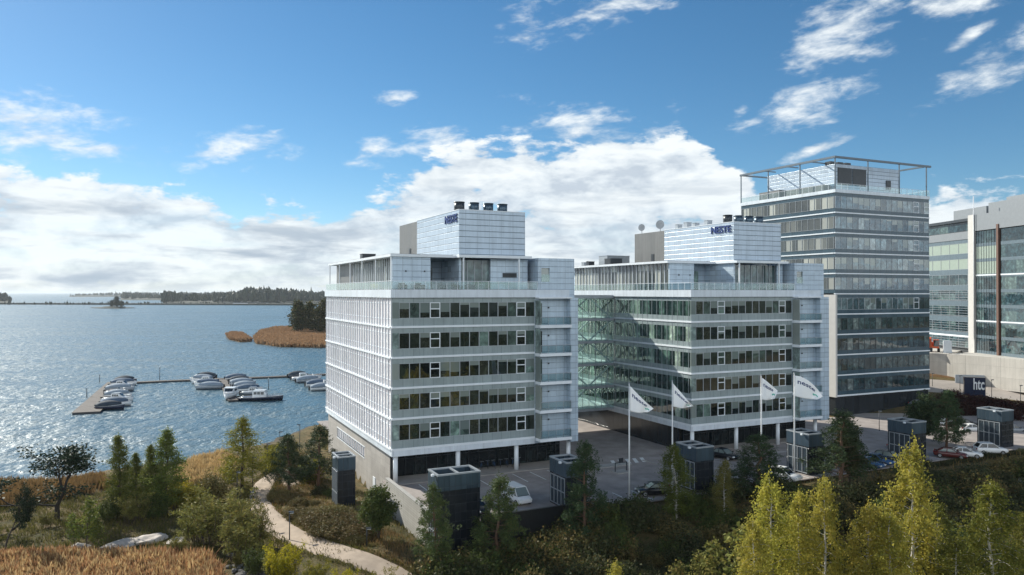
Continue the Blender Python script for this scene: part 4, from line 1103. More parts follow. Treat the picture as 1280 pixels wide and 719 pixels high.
for i, (px, d, top, lm, lab) in enumerate(((225,98,600,'leaf_yellow','bright yellow-green bush in front of the pale shore reeds'),(240,97,605,'leaf_gold','olive bush by the pale shore reeds'),(262,100,590,'leaf_heath','brownish bush between the reeds and the conical tree'),(195,94,612,'leaf_green','green bush at the foot of the broadest shore tree'),(140,93,620,'leaf_green','green bush at the foot of the slim shore tree'),(375,115,565,'leaf_heath','rust brown bush beside the two path pines'),(392,112,570,'leaf_gold','yellowing bush under the dense dark pine'),(412,100,612,'leaf_green','dark green bush against the lone vent tower'),(402,101,607,'leaf_dark','dark bush behind the lone vent tower'),(345,118,556,'leaf_gold','olive bush at the far turn of the path'))):
    plant('shrub', px, d, top, lab, i % 3, leafmat=lm)
# clipped heath mounds along the path
for i, (px, d, top, wd) in enumerate(((360,99,616,1.3),(375,96,622,1.3),(392,96,624,1.3),(350,101,612,1.1),(395,88,641,1.5),(412,86,640,1.5),(432,86,643,1.5),(448,85,648,1.5),(380,89,644,1.3),(425,83,658,1.5),(445,81,668,1.5),(405,84,655,1.4),(465,80,678,1.5),(485,79,684,1.5),(372,92,634,1.6),(388,91,636,1.6),(418,89,633,1.5),(400,90,634,1.6),(436,83,653,1.7),(416,84,650,1.7),(455,83,660,1.7))):
    plant('heath', px, d, top, 'rounded brown-green heath mound in the planted bed inside the bend of the path', i % 3, 'heath mounds inside the bend of the path', wide=wd)
plant('broad', 474, 82, 596, 'bushy green tree in front of the board-marked retaining wall', 0, wide=1.15)
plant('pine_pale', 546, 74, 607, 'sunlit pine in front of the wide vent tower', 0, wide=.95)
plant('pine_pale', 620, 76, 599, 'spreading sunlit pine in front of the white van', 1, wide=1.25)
plant('pine', 730, 79, 556, 'tall slender pine with a pointed top beside the vent tower', 3, wide=1.0)
plant('birch_green', 845, 84, 556, 'thin pale green birch by the second flagpole', 0, wide=1.3, leafmat='leaf_aspen')
plant('birch_green', 905, 84, 575, 'slender sparse birch below the glass vent tower', 1, wide=1.0, leafmat='leaf_willow')
plant('pine', 946, 92, 545, 'bluish pine below the third flagpole', 2, wide=1.9)
plant('pine', 1050, 96, 516, 'tall dense pine beside the fourth flagpole', 1, wide=1.6)
plant('broad', 1062, 97, 526, 'dark round tree close behind the tall dense pine', 1, wide=.9, leafmat='leaf_dark')
plant('broad', 1152, 122, 488, 'dark round-crowned tree in front of the tower base', 2, wide=1.1, leafmat='needle')
plant('pine', 1182, 118, 490, 'dark pine beside the round-crowned tree near the parked cars', 0, wide=1.2)
plant('pine', 1192, 123, 508, 'smaller dark pine behind the parked white cars', 2, wide=1.2)
# yellow birches that rise from the wood below the camera
BL = ['yellow birch with the thin leaning top, first of the front row', 'short yellow birch behind the front row', 'yellow birch with a white stem near the middle of the front row', 'broad low yellow birch between two taller ones', 'tallest yellow birch in front of the parked cars', 'low yellow birch at the foot of the tallest one', 'olive birch standing apart near the corner of the photo', 'second olive birch at the very corner of the photo', 'greenish birch behind the tallest yellow one', 'yellow birch sprig that just reaches into the photo below the dark bank', 'dim birch low in the wood behind the yellow ones', 'small yellow birch beside the first of the front row']
for i, (px, d, top, kd, wd) in enumerate(((963,60,597,'birch',.95),(998,63,614,'birch',.8),(1031,59,601,'birch',.85),(1080,58,628,'birch',1.1),(1141,61,553,'birch',.85),(1112,57,640,'birch',1.0),(1238,60,604,'birch_green',1.1),(1279,63,640,'birch_green',1.0),(1168,67,628,'birch_green',1.0),(770,55,703,'birch',.8),(1190,58,668,'birch_green',1.1),(945,58,650,'birch',.9))):
    plant(kd, px, d, top, BL[i], i % 4, wide=wd)
for i, (px, d, top, kd) in enumerate(((870,66,690,'sapling'),(895,64,672,'sapling'),(850,62,700,'sapling'),(915,62,655,'sapling'))):
    plant('sapling', px, d, top, ['thin young tree at the lower edge of the dark bank', 'taller young tree low on the dark bank', 'small young tree cut by the lower edge of the photo', 'young tree next to the first yellow birch'][i], i % 2, wide=1.3, leafmat='leaf_willow')
for i, (px, d, top, lm, lab) in enumerate(((354,72,676,'leaf_yellow','bright yellow bush at the near end of the path'),(395,70,700,'leaf_gold','yellow-green bush at the lower edge beside the path'),(340,73,690,'leaf_willow','olive bush at the lower edge left of the path'),(430,69,708,'leaf_yellow','yellow weeds at the lower edge in the middle of the path verge'),(480,68,712,'leaf_gold','yellowish weeds at the lower edge under the path lamp'),(320,74,683,'leaf_green','green bush below the willow thicket'))):
    plant('willow', px, d, top, lab, i % 3, leafmat=lm)

# undergrowth on the shaded bank: one mass
def cloud_of(kind, spots, name, m_, seed, label=None, dens=1.0, hscale=(.7,1.4)):
    r = np.random.RandomState(seed); parts = []
    base = {}
    for (x, y) in spots:
        v_ = r.randint(3)
        if v_ not in base:
            me = proto(kind, v_)[2]; co = np.empty(len(me.vertices)*3); me.vertices.foreach_get('co', co); base[v_] = co.reshape(-1,4,3)
        Q = base[v_]
        Q = Q[r.uniform(size=len(Q)) < dens]
        a = r.uniform(0,6.28); s_ = r.uniform(*hscale); c, sn = math.cos(a), math.sin(a)
        o = np.empty_like(Q); o[...,0] = (Q[...,0]*c-Q[...,1]*sn)*s_+x; o[...,1] = (Q[...,0]*sn+Q[...,1]*c)*s_+y; o[...,2] = Q[...,2]*s_*r.uniform(.8,1.2)+gz1(x,y)-.1
        parts.append(o)
    v = np.concatenate(parts); n = len(v)
    me = bpy.data.meshes.new(name); me.vertices.add(4*n); me.vertices.foreach_set('co', v.ravel())
    me.loops.add(4*n); me.loops.foreach_set('vertex_index', np.arange(4*n, dtype=np.int32))
    me.polygons.add(n); me.polygons.foreach_set('loop_start', np.arange(0,4*n,4,dtype=np.int32)); me.polygons.foreach_set('loop_total', np.full(n,4,np.int32))
    for mm in m_: me.materials.append(mm)
    me.polygons.foreach_set('material_index', np.repeat(r.choice(len(m_), len(parts)), [len(p) for p in parts]).astype(np.int32))
    me.update()
    return tag(link(name, me), label, None, None, 'stuff')
rs = np.random.RandomState(8)
spots = []
while len(spots) < 900:
    u_, v_ = rs.uniform(-1, 118), rs.uniform(-52, -21.2)
    if (u_ < 9 and v_ > -23) or (u_ > 44 and v_ > -25): continue
    x, y = L(u_, v_)
    if 52 < y: spots.append((x, y))
spots += [L(rs.uniform(-4, 17), rs.uniform(-27, -21.3)) for q in range(70)]
cloud_of('shrub', spots, 'undergrowth', [M['leaf_dark'], M['leaf_green'], M['leaf_dark'], M['leaf_heath']], 4, 'dense dark shrubs covering the shaded bank below the car park', .8, (.75, 1.55))
# low hedge along the right part of the car park
hs_ = [L(u_, -21.3+.25*math.sin(u_)) for u_ in np.arange(70, 118, 1.3)]
hd = cloud_of('shrub', hs_, 'hedge', [M['leaf_dark']], 6, None, .9, (.4,.58)); hd['kind'] = 'thing'; tag(hd, 'long dark hedge in front of the parked white cars', 'hedge')
# maroon planting by the road
for i, (px, d, s_) in enumerate(((1168,158,1.2),(1186,160,1.3),(1200,159,1.4),(1216,158,1.5),(1232,157,1.5),(1250,155,1.5),(1268,153,1.5),(1208,152,1.4),(1226,151,1.4),(1245,149,1.4),(1190,165,1.0),(1262,146,1.3))):
    x, y, z = px_at(px, d)
    plant('shrub', 0, 0, 1.5*s_, 'dark maroon shrub in the planted strip beside the dark sign', i % 3, 'dark maroon shrubs beside the road sign', 1.5, 'leaf_red', None, (x, y))

# grass, reeds and weeds
def blades(name, xy, h, wd, m_, seed, lean=.25, plume=0.0, label=None, lift=0.0, zf=None):
    r = np.random.RandomState(seed); xy = np.asarray(xy); n = len(xy)
    z = gz(xy[:,0], xy[:,1]) if zf is None else np.full(n, zf)
    hh = h*r.uniform(.65,1.25,n); a = r.uniform(0,6.28,n); l = r.normal(.12,lean,n)*hh
    b = np.stack([xy[:,0], xy[:,1], z-.05], -1); t = b+np.stack([np.cos(a)*l, np.sin(a)*l, hh], -1); mid = b*.45+t*.55+np.stack([0*a,0*a,hh*.06],-1)
    s_ = r.uniform(0,6.28,n); wv = np.stack([np.cos(s_), np.sin(s_), 0*s_], -1)*(wd*r.uniform(.6,1.3,n))[:,None]/2
    v = np.stack([b-wv*.6, b+wv*.6, mid+wv*(1+plume), t, mid-wv*(1+plume)], 1).reshape(-1,3)
    me = bpy.data.meshes.new(name); me.vertices.add(5*n); me.vertices.foreach_set('co', v.ravel())
    me.loops.add(5*n); me.loops.foreach_set('vertex_index', np.arange(5*n, dtype=np.int32))
    me.polygons.add(n); me.polygons.foreach_set('loop_start', np.arange(0,5*n,5,dtype=np.int32)); me.polygons.foreach_set('loop_total', np.full(n,5,np.int32))
    me.materials.append(m_); me.update()
    return tag(link(name, me), label, None, None, 'stuff')
def scatter(poly, n, z, seed, clump=0):
    """n random points on the ground inside the outline, given as photo directions on a level"""
    P = np.array([on_plane(a, b, z)[:2] for a, b in poly]); lo, hi = P.min(0), P.max(0); r = np.random.RandomState(seed); out = []
    while len(out) < n:
        q = r.uniform(lo, hi, (4000,2)); ins = np.zeros(len(q), bool)
        for (x0,y0),(x1,y1) in zip(P, np.roll(P, -1, 0)):
            c = ((y0 > q[:,1]) != (y1 > q[:,1])) & (q[:,0] < (x1-x0)*(q[:,1]-y0)/(y1-y0+1e-12)+x0); ins ^= c
        if clump: ins &= (np.sin(q[:,0]*1.3+2*np.sin(q[:,1]*.7))+np.sin(q[:,1]*1.9+q[:,0]*.5)+r.uniform(-1.6,1.6,len(q))) > -clump
        out += q[ins].tolist()
    return np.array(out[:n])
blades('golden_reeds', scatter([(-40,704),(30,698),(110,697),(190,695),(262,700),(278,720),(282,800),(-40,800)], 30000, -3.9, 1, .35), 1.35, .085, M['reed'], 1, .3, .8, 'golden reeds filling the near left corner')
blades('golden_reeds', scatter([(-40,706),(110,700),(262,704),(282,800),(-40,800)], 7000, -3.9, 15, .2), 1.5, .11, M['reed_pale'], 31, .35, 1.4, 'pale plumes among the golden reeds')
blades('grass', scatter([(-40,692),(130,690),(250,694),(275,715),(-40,730)], 6000, -3.9, 16, .1), .9, .08, M['grass'], 32, .45, 0, 'green weeds among the golden reeds')
pe = np.array(pp); pe_s = np.concatenate([a_+(b_-a_)*np.random.RandomState(60+i_).uniform(0,1,(420,1)) for i_, (a_, b_) in enumerate(zip(pe[:-1], pe[1:]))]); pe_d = np.concatenate([np.repeat([[-(b_-a_)[1], (b_-a_)[0]]]/np.hypot(*(b_-a_)), 420, 0) for a_, b_ in zip(pe[:-1], pe[1:])])
rq = np.random.RandomState(77); pe_o = rq.choice([-1,1], len(pe_s))*rq.normal(1.75, .28, len(pe_s))
blades('grass', pe_s+pe_d*pe_o[:,None], .32, .07, M['grass'], 33, .5, 0, 'ragged grass along both edges of the footpath')
blades('shore_reeds', scatter([(218,606),(225,592),(245,580),(280,572),(300,584),(285,604),(250,612)], 6000, -4.2, 2, .8), 1.5, .09, M['reed_pale'], 2, .2, .5, 'pale reeds along the water beside the conical tree')
blades('shore_reeds', scatter([(-40,608),(60,606),(130,598),(140,612),(60,632),(-40,640)], 6500, -4.1, 7, .5), 1.3, .08, M['reed_brown'], 3, .25, .3, 'brown reeds along the left shore')
blades('grass', scatter([(-40,640),(140,615),(240,605),(322,612),(330,640),(345,668),(380,700),(300,720),(250,690),(-40,700)], 16000, -4, 4, .3), .5, .07, M['grass'], 4, .4, 0, 'rough grass and weeds between the shore trees')
blades('grass', scatter([(330,560),(372,556),(372,576),(335,582)], 5000, -4.2, 5), .35, .08, M['grass'], 5, .3, 0, 'green grass by the far turn of the path')
blades('grass', scatter([(345,588),(400,590),(412,640),(520,690),(520,719),(470,708),(400,680),(340,640)], 7000, -4, 6, .5), .4, .06, M['reed_brown'], 6, .4, 0, 'dry brown grass in the bed beside the path')
pf_ = [L(u_, v_) for u_, v_ in zip(np.random.RandomState(9).uniform(40,120,5000), np.random.RandomState(10).uniform(-50,-21,5000))]
blades('grass', np.array(pf_), .8, .08, M['reed_brown'], 7, .4, 0, 'dry grass on the shaded bank')
vp = [L(-r_[0], r_[1]) for r_ in np.random.RandomState(12).uniform((1,-16),(12,44),(5000,2))]
blades('grass', np.array(vp), .45, .07, M['grass'], 8, .4, 0, 'rough grass beside the stone wall of the nearer office')

# pale rock slabs and dark rubble
def boulder(name, x, y, sx, sy, sz, m_, seed, label, group=None, sink=.35, z=None):
    r = np.random.RandomState(seed); bm = bmesh.new(); bmesh.ops.create_icosphere(bm, subdivisions=3, radius=1)
    ph = r.uniform(0,6.28,9)
    for v in bm.verts:
        c = v.co; n = .16*math.sin(3.1*c.x+ph[0])*math.sin(2.7*c.y+ph[1])+.10*math.sin(6.3*c.y+ph[2]+c.z*3)+.06*math.sin(11*c.x+ph[3]+7*c.z)
        v.co = c*(1+n); 
    for q in range(7):
        d = Vector(r.normal(size=3)).normalized(); k = r.uniform(.6,.85)
        for v in bm.verts:
            e = v.co.dot(d)-k
            if e > 0: v.co -= d*e*.9
    for v in bm.verts: v.co.x *= sx; v.co.y *= sy; v.co.z *= sz
    me = bpy.data.meshes.new(name); bm.to_mesh(me); bm.free(); me.materials.append(m_)
    o = link(name, me, None, (x, y, (gz1(x,y) if z is None else z)+sz*(1-2*sink)*.5), r.uniform(0,6.28)); return tag(o, label, 'rock', group)
RL = ['large pale flat rock slab behind the golden reeds', 'pale rock slab at the near end of the outcrop', 'flat grey rock slab in the middle of the outcrop', 'small pale rock beside the willow thicket', 'pale rock under the young trees']
for i, (px, py, a, b, c) in enumerate(((150,682,2.5,1.7,.5),(146,690,1.6,1.2,.4),(190,673,2.4,1.7,.42),(222,676,1.3,1.1,.4),(100,684,1.5,1.2,.35))):
    x, y, z = on_plane(px, py, -3.85); boulder('rock', x, y, a, b, c, M['rock'], i, RL[i], sink=.2)
for i in range(22):
    px, py = rnd.uniform(285, 330), rnd.uniform(688, 722); x, y, z = on_plane(px, py, -3.9)
    boulder('rubble_stone', x, y, rnd.uniform(.25,.6), rnd.uniform(.2,.5), rnd.uniform(.2,.35), M['rubble'], 40+i, 'dark rubble stone in the heap beside the path', 'rubble stones beside the path')
for i in range(24):
    t = i/23; x = -58+12*t+rnd.uniform(-.8,.8); y = 126.5+13*t**1.6+rnd.uniform(-.8,.8)
    boulder('shore_stone', x, y, rnd.uniform(.4,.9), rnd.uniform(.35,.7), rnd.uniform(.3,.5), M['rubble'], 80+i, 'grey stone lying along the waterline', 'stones along the waterline', z=-4.9)
# ------------------------------------------------------------------ far shores across the water
def land_strip(name, outline, h, m_, base=WATER-1):
    mb = MB(); n = len(outline); c = np.mean(np.array(outline), 0)
    rings = []
    for k, (s_, z) in enumerate(((1.0, base), (.985, WATER+h*.35), (.9, WATER+h))):
        rings.append([(c[0]+(x-c[0])*s_, c[1]+(y-c[1])*s_, z) for x, y in outline])
    mb.loft(rings, True, True)
    return struct(mb.build(name, m_))
def wave_line(px0, px1, d_of, n):
    return [((px-640)/FPX*d_of(px), d_of(px)) for px in np.linspace(px0, px1, n)]
def shoreland(name, px0, px1, near, far, h, m_):
    a = wave_line(px0, px1, near, 40); b = wave_line(px1, px0, far, 40)
    return land_strip(name, a+b, h, m_)
def woods(name, px0, px1, dlo, dhi, hfun, n, label, seed, m_='woods'):
    """a distant wood that reads as one mass: crowns of many sizes"""
    r = np.random.RandomState(seed); V_, F_ = [], []
    ico = bmesh.new(); bmesh.ops.create_icosphere(ico, subdivisions=2, radius=1); ico.verts.ensure_lookup_table()
    bv = np.array([v.co[:] for v in ico.verts]); bf = np.array([[v.index for v in f.verts] for f in ico.faces]); ico.free()
    for i in range(n):
        px = r.uniform(px0, px1); lo, hi = dlo(px), dhi(px); d = lo+(hi-lo)*r.uniform(); x = (px-640)/FPX*d
        hh = hfun(px)*r.uniform(.72,1.12); wd = hh*r.uniform(.2,.34)
        c = bv*(1+.28*r.normal(size=(len(bv),1))); tp = .55+.45*(1-bv[:,2:3])/2 if r.uniform() < .6 else 1
        q = c*np.array([1,1,1]); q[:,:2] *= tp
        V_.append(q*np.array([wd, wd, hh*.55])+np.array([x, d, WATER+1.0+ground_h(px, d)+hh*.5])); F_.append(bf+i*len(bv))
    v = np.concatenate(V_); f = np.concatenate(F_)
    me = bpy.data.meshes.new(name); me.from_pydata(v.tolist(), [], f.tolist()); me.materials.append(M[m_]); me.update()
    return tag(link(name, me), label, None, None, 'stuff')
def ground_h(px, d): return 0
# causeway that crosses the bay, woods behind it
shoreland('far_shore', -250, 620, lambda p: 1780+(p-200)*-.4, lambda p: 1840+(p-200)*-.3, 3.5, M['far_land'])
shoreland('far_shore', 205, 620, lambda p: 2020, lambda p: 3300, 6, M['far_land'])
shoreland('far_shore', 150, 420, lambda p: 2900, lambda p: 4200, 6, M['far_land'])
shoreland('far_shore', 86, 300, lambda p: 5200, lambda p: 6400, 9, M['far_land'])
shoreland('far_shore', -260, 15, lambda p: 2050, lambda p: 3000, 6, M['far_land'])
woods('far_woods', 203, 640, lambda p: 2050, lambda p: 2900, lambda p: 21+8*math.sin(p*.021+1)**2+ (6 if p > 300 else 0), 1500, 'long dark wood across the bay behind the causeway', 1)
woods('far_woods', 152, 420, lambda p: 2950, lambda p: 3900, lambda p: 21+5*math.sin(p*.05), 420, 'dark wood further out beyond the bay', 2)
woods('far_woods', 88, 300, lambda p: 5250, lambda p: 6200, lambda p: 14+14*min(1, max(0, (p-86)/60)), 300, 'low tongue of woodland on the horizon', 3)
woods('far_woods', -200, 14, lambda p: 2080, lambda p: 2700, lambda p: 24 if p < 8 else 15, 260, 'wooded island at the left end of the horizon', 4)
woods('causeway_scrub', -200, 620, lambda p: 1790, lambda p: 1820, lambda p: 4+2.5*math.sin(p*.13)**2, 420, 'low scrub along the causeway', 5)
# causeway bridge with pale abutment
br = thing('causeway_bridge', 'low dark bridge in the causeway with a pale span', 'bridge', ((303-640)/FPX*1775, 1775, WATER))
mb = MB(); mb.box(-48,-4,4.6,60,4,6.0); mb.build('deck', M['dark_metal'], br)
for x in (-46,-20,6,32,58):
    mb = MB(); mb.box(x-1.5,-3,-1,x+1.5,3,4.6); mb.build('pier', M['concrete'], br)
mb = MB(); mb.box(-20,-4.3,1.2,14,-4.05,4.5); mb.build('span_panel', M['white_metal'], br)
# rocky islet with two trees
def islet(px0, px1, dn, df, h, m_):
    out = [((px-640)/FPX*d, d) for px, d in [(px0,(dn+df)/2),(px0+(px1-px0)*.25,dn*1.005),(px0+(px1-px0)*.6,dn),(px1,(dn+df)/2),(px0+(px1-px0)*.6,df),(px0+(px1-px0)*.3,df)]]
    return land_strip('islet', out, h, m_)
islet(112, 170, 1370, 1470, 1.3, M['far_land'])
islet(128, 158, 1390, 1450, 3.0, M['far_land'])
def lone(kind, px, d, h, label, var, wide=1.0, lm=None, z=WATER+1.2, group=None):
    return plant(kind, 0, 0, h, label, var, group, wide, lm, z, ((px-640)/FPX*d, d))
def fluffy(px, d, h, wd, label, m_, seed, z=WATER+1.0):
    """a big tree far off: trunk and a crown of leaf clumps"""
    r = np.random.RandomState(seed); x = (px-640)/FPX*d
    t = thing('shore_tree', label, 'tree', (x, d, z), r.uniform(0,6.28))
    mb = MB(); sp_ = stem_pts(h*.9, (0,0), r, 6, .2); mb.tube(sp_, [h*.02*(1-.85*i/6) for i in range(7)], 6)
    P = []
    for i in range(46):
        tt = .12+.86*i/45; a = i*2.4; Rm = wd*math.sin(math.pi*min(1, .12+tt*.86))**.7*r.uniform(.4,1.1)
        p0 = np.array([0,0,tt*h*.95]); p1 = p0+np.array([math.cos(a)*Rm, math.sin(a)*Rm, Rm*.35])
        mb.tube(limb_pts(p0, p1, 0, 2, .1, r), [.08,.05,.02], 4, False)
        P.append(along(p0, p1, 95, r, 0, wd*.16, .1))
    mb.build('trunk', M['bark'], t); link('crown', leaves('crown', np.concatenate(P), h*.038, M[m_], 1.3, seed), t); return t
fluffy(146, 1400, 19, 7, 'taller tree on the tiny rocky islet', 'woods', 1, WATER+2)
fluffy(140, 1420, 12, 6, 'lower tree on the tiny rocky islet', 'woods', 2, WATER+2)
fluffy(152, 1430, 11, 5, 'small tree at the end of the tiny rocky islet', 'woods', 3, WATER+2)
# reed spit with a clump of trees
def spit(outline_px, name, label, n, seed, h=2.2):
    o = [on_plane(a, b, WATER)[:2] for a, b in outline_px]
    land_strip('reed_spit', o, .5, M['reed_ground'])
    pts = scatter(outline_px, n, WATER, seed, 1.2)
    return blades(name, pts, h, .75, M['reed_spit'], seed, .25, .4, label, zf=WATER+.2)
M['reed_ground'] = mat('reed_ground', (.20,.13,.06), .95, var=.3, scale=.1, bump=.8, bscale=.6)
spit([(317,424),(325,416),(345,411),(380,411),(420,414),(440,432),(400,435),(350,434),(320,430)], 'spit_reeds', 'brown reed bed on the spit below the trees', 26000, 21)
spit([(283,421),(290,418),(303,419),(315,427),(300,428),(287,425)], 'spit_reeds', 'separate small reed patch off the end of the spit', 4500, 22)
for i, (px, d, h, wd, mm) in enumerate(((373,525,22,6.5,'woods_near'),(388,535,21,6,'woods_near'),(399,515,18,6.5,'woods_near'),(407,545,23,6,'woods_near'),(420,520,20,7,'woods_near'),(381,560,17,6,'woods_near'))):
    fluffy(px, d, h, wd, ['tallest dark green tree at the water end of the reed spit', 'tree in the middle of the clump on the reed spit', 'rounder tree of the spit clump next to the office', 'tree at the back of the spit clump beside the office edge', 'spit tree mostly hidden by the office', 'low tree behind the spit clump'][i], mm, 30+i)
# woods and low hills all round behind the camera, for what the glass sees
def ring_woods(name, a0, a1, rlo, rhi, h, n, seed, label):
    r = np.random.RandomState(seed); V_, F_ = [], []
    ico = bmesh.new(); bmesh.ops.create_icosphere(ico, subdivisions=2, radius=1); ico.verts.ensure_lookup_table()
    bv = np.array([v.co[:] for v in ico.verts]); bf = np.array([[v.index for v in f.verts] for f in ico.faces]); ico.free()
    k = 0
    for i in range(n):
        a = R(r.uniform(a0,a1)); d = r.uniform(rlo,rhi); x, y = math.sin(a)*d, math.cos(a)*d
        if shore_dist(np.array([x]), np.array([y]))[0] < 8: continue
        hh = h*r.uniform(.6,1.2); wd = hh*r.uniform(.25,.4); c = bv*(1+.2*r.normal(size=(len(bv),1)))
        V_.append(c*np.array([wd,wd,hh*.5])+np.array([x,y,gz1(x,y)+hh*.5])); F_.append(bf+k*len(bv)); k += 1
    me = bpy.data.meshes.new(name); me.from_pydata(np.concatenate(V_).tolist(), [], np.concatenate(F_).tolist()); me.materials.append(M['woods']); me.update()
    return tag(link(name, me), label, None, None, 'stuff')
ring_woods('far_woods', 95, 200, 110, 420, 14, 1700, 5, 'autumn wood on the land behind the viewpoint')
# ------------------------------------------------------------------ ventilation towers of the underground car park
def vent_tower(label, u, v, w_, d_, zb, zt, split=1, lit_lamp=False):
    x, y = L(u, v); t = thing('vent_tower', label, 'vent tower', (x, y, zb), PHI, 'none')
    del t['group']
    h = zt-zb; ub = h-1.55
    mb = MB(); mb.box(0,0,0,w_,.12,ub); mb.box(w_-.12,.12,0,w_,d_,ub); mb.box(.12,d_-.12,0,w_-.12,d_,ub); mb.box(0,.12,0,.12,d_,ub); mb.build('wall', M['vent_dark'], t)
    mb = MB(); mb.box(-.03,-.03,ub,w_+.03,.12,h); mb.box(w_-.12,.12,ub,w_+.03,d_,h); mb.box(-.03,d_-.12,ub,w_-.12,d_+.03,h); mb.box(-.03,.12,ub,.12,d_-.12,h); mb.build('mesh_screen', M['vent_mesh'], t)
    mb = MB(); mb.box(.12,.12,h-1.2,w_-.12,d_-.12,h-1.1); mb.build('inner_floor', M['black'], t)
    mb = MB(); 
    for a in (((-.06,-.06),(w_+.06,.16)),((-.06,d_-.16),(w_+.06,d_+.06))): mb.box(a[0][0],a[0][1],h,a[1][0],a[1][1],h+.16)
    mb.box(-.06,.16,h,.16,d_-.16,h+.16); mb.box(w_-.16,.16,h,w_+.06,d_-.16,h+.16)
    for k in range(1, split+1):
        if w_ > d_: xx = w_*k/(split+1); mb.box(xx-.1,.16,h,xx+.1,d_-.16,h+.14)
        else: yy = d_*k/(split+1); mb.box(.16,yy-.1,h,w_-.16,yy+.1,h+.14)
    mb.build('roof_frame', M['grey_metal'], t)
    # glazed doors with pale frames on the left face
    mb = MB(); mb.box(-.05,.3,.25,0,d_-.3,ub-.15); g = mb.build('louvre_door', M['vent_glass'], t)
    mb = MB(); n = 4
    for k in range(n+1): yy = .3+(d_-.6)*k/n; mb.box(-.11,yy-.045,.25,-.05,yy+.045,ub-.15)
    for zz in (.25, (ub+.1)/2, ub-.2): mb.box(-.10,.3,zz-.05,-.055,d_-.3,zz+.05)
    mb.build('door_frame', M['grey_metal'], g)
    mb = MB(); mb.box(-.45,d_*.2,h-.1,-.2,d_*.2+.3,h+.12); mb.bar((-.2,d_*.2+.15,h),(0,d_*.2+.15,h),.06); mb.build('flood_lamp', M['white_metal'], t)
    return t
vent_tower('lone narrow vent tower on the planted bank left of the nearer office', -6.4, 1.8, 2.15, 3.3, -4.3, 3.15)
vent_tower('wide vent tower with a two-part roof frame at the corner of the car park', -1.2, -20.15, 4.6, 2.9, -5, 5.15)
vent_tower('vent tower behind the tall slender pine at the car park edge', 14.2, -19.2, 2.6, 3.9, DECK, 4.75)
vent_tower('vent tower with its glazed face behind the second flagpole', 32.0, -19.4, 2.6, 3.9, DECK, 4.9)
vent_tower('vent tower directly behind the fourth flagpole', 51.0, -18.8, 2.7, 3.9, DECK, 4.9)
vent_tower('dark vent tower behind the tallest yellow birch', 70.4, -19.2, 3.0, 3.9, DECK, 5.1)
vent_tower('vent tower beside the white suv at the end of the car park', 92.0, -18.4, 2.9, 3.9, DECK, 5.2)

# ------------------------------------------------------------------ flagpoles and flags
WIND = Vector((.97, -.24))
def cloth_fn(base, length, hoist, drop, p, wave, seed, lift=.0):
    r = random.Random(seed); ph = r.uniform(0,6.28)
    def f(s, t):                                   # s along the fly, t down the hoist
        q = s*(1-.22*t*s)
        top = -drop*s**p; bot = -hoist-lift*s-.15*math.sin(math.pi*s)
        off = wave*s**.7*math.sin(7.5*s+ph+1.8*t)+.06*math.sin(15*s+3*t)*s
        return base+Vector((WIND.x*length*q-WIND.y*off, WIND.y*length*q+WIND.x*off, top*(1-t)+bot*t))
    return f
def flag(pole_label, flag_label, u, px, top, length, hoist, drop, p, wave, seed, lift=0, txt='neste'):
    x, y = L(u, -19.3); h = 13.5-DECK
    t = thing('flagpole', pole_label, 'flagpole', (x, y, DECK-.3))
    mb = MB(); mb.tube([(0,0,0),(0,0,h*.5),(0,0,h)], [.10,.085,.055], 12); mb.build('pole', M['pole'], t)
    mb = MB(); mb.tube([(0,0,h),(0,0,h+.06),(0,0,h+.16)], [.09,.11,.03], 10); mb.build('finial', M['grey_metal'], t)
    mb = MB(); mb.box(-.25,-.25,.1,.25,.25,.42); mb.build('foot', M['grey_metal'], t)
    mb = MB(); mb.box(.08,-.05,1.5,.16,.05,1.8); mb.tube([(.11,0,1.8),(.10,0,h-.1)], .012, 4); mb.build('halyard', M['grey_metal'], t)
    f = cloth_fn(Vector((.10, 0, 0)), length, hoist, drop, p, wave, seed, lift)
    fo = thing('flag', flag_label, 'flag', (x, y, DECK-.3+h-.25))
    mb = MB(); ns, nt = 34, 20
    for i in range(ns+1):
        for j in range(nt+1): mb.v.append(tuple(f(i/ns, j/nt)))
    for i in range(ns):
        for j in range(nt): mb.face((i*(nt+1)+j, (i+1)*(nt+1)+j, (i+1)*(nt+1)+j+1, i*(nt+1)+j+1), True)
    cl = mb.build('cloth', M['flag'], fo)
    so = cl.modifiers.new('thick', 'SOLIDIFY'); so.thickness = .012; so.offset = 0
    me = text_mesh(txt, 1.0, 0, .02)
    bm = bmesh.new(); bm.from_mesh(me); bmesh.ops.triangulate(bm, faces=bm.faces); bmesh.ops.subdivide_edges(bm, edges=[e for e in bm.edges if e.calc_length() > .12], cuts=2)
    w_ = max(v.co.x for v in bm.verts)-min(v.co.x for v in bm.verts)
    geo = bm.verts[:]
    for v in geo:
        s_ = .42+v.co.x/w_*.66; tt = .27-v.co.y*.30
        a = f(s_, tt); b = f(s_+.01, tt); c = f(s_, tt+.01); n = (b-a).cross(c-a).normalized()
        if n.y > 0: n = -n
        v.co = a+n*.03
    bm.to_mesh(me); bm.free(); me.materials.clear(); me.materials.append(M['flag_ink']); link('lettering', me, fo)
    mb = MB()
    for i in range(9):
        for j in range(3):
            a = f(.70+.22*i/8, .52+.06*j+.04*math.sin(i*.9)); mb.v.append((a.x, a.y-.05, a.z))
    for i in range(8):
        for j in range(2): mb.face((i*3+j, (i+1)*3+j, (i+1)*3+j+1, i*3+j+1))
    mb.build('emblem', M['flag_green'], fo)
    return t
flag('first white flagpole from the nearer office', 'white flag on the first pole hanging in a steep slope', 22.4, 785, 478, 2.65, 2.9, 2.55, .95, .22, 1)
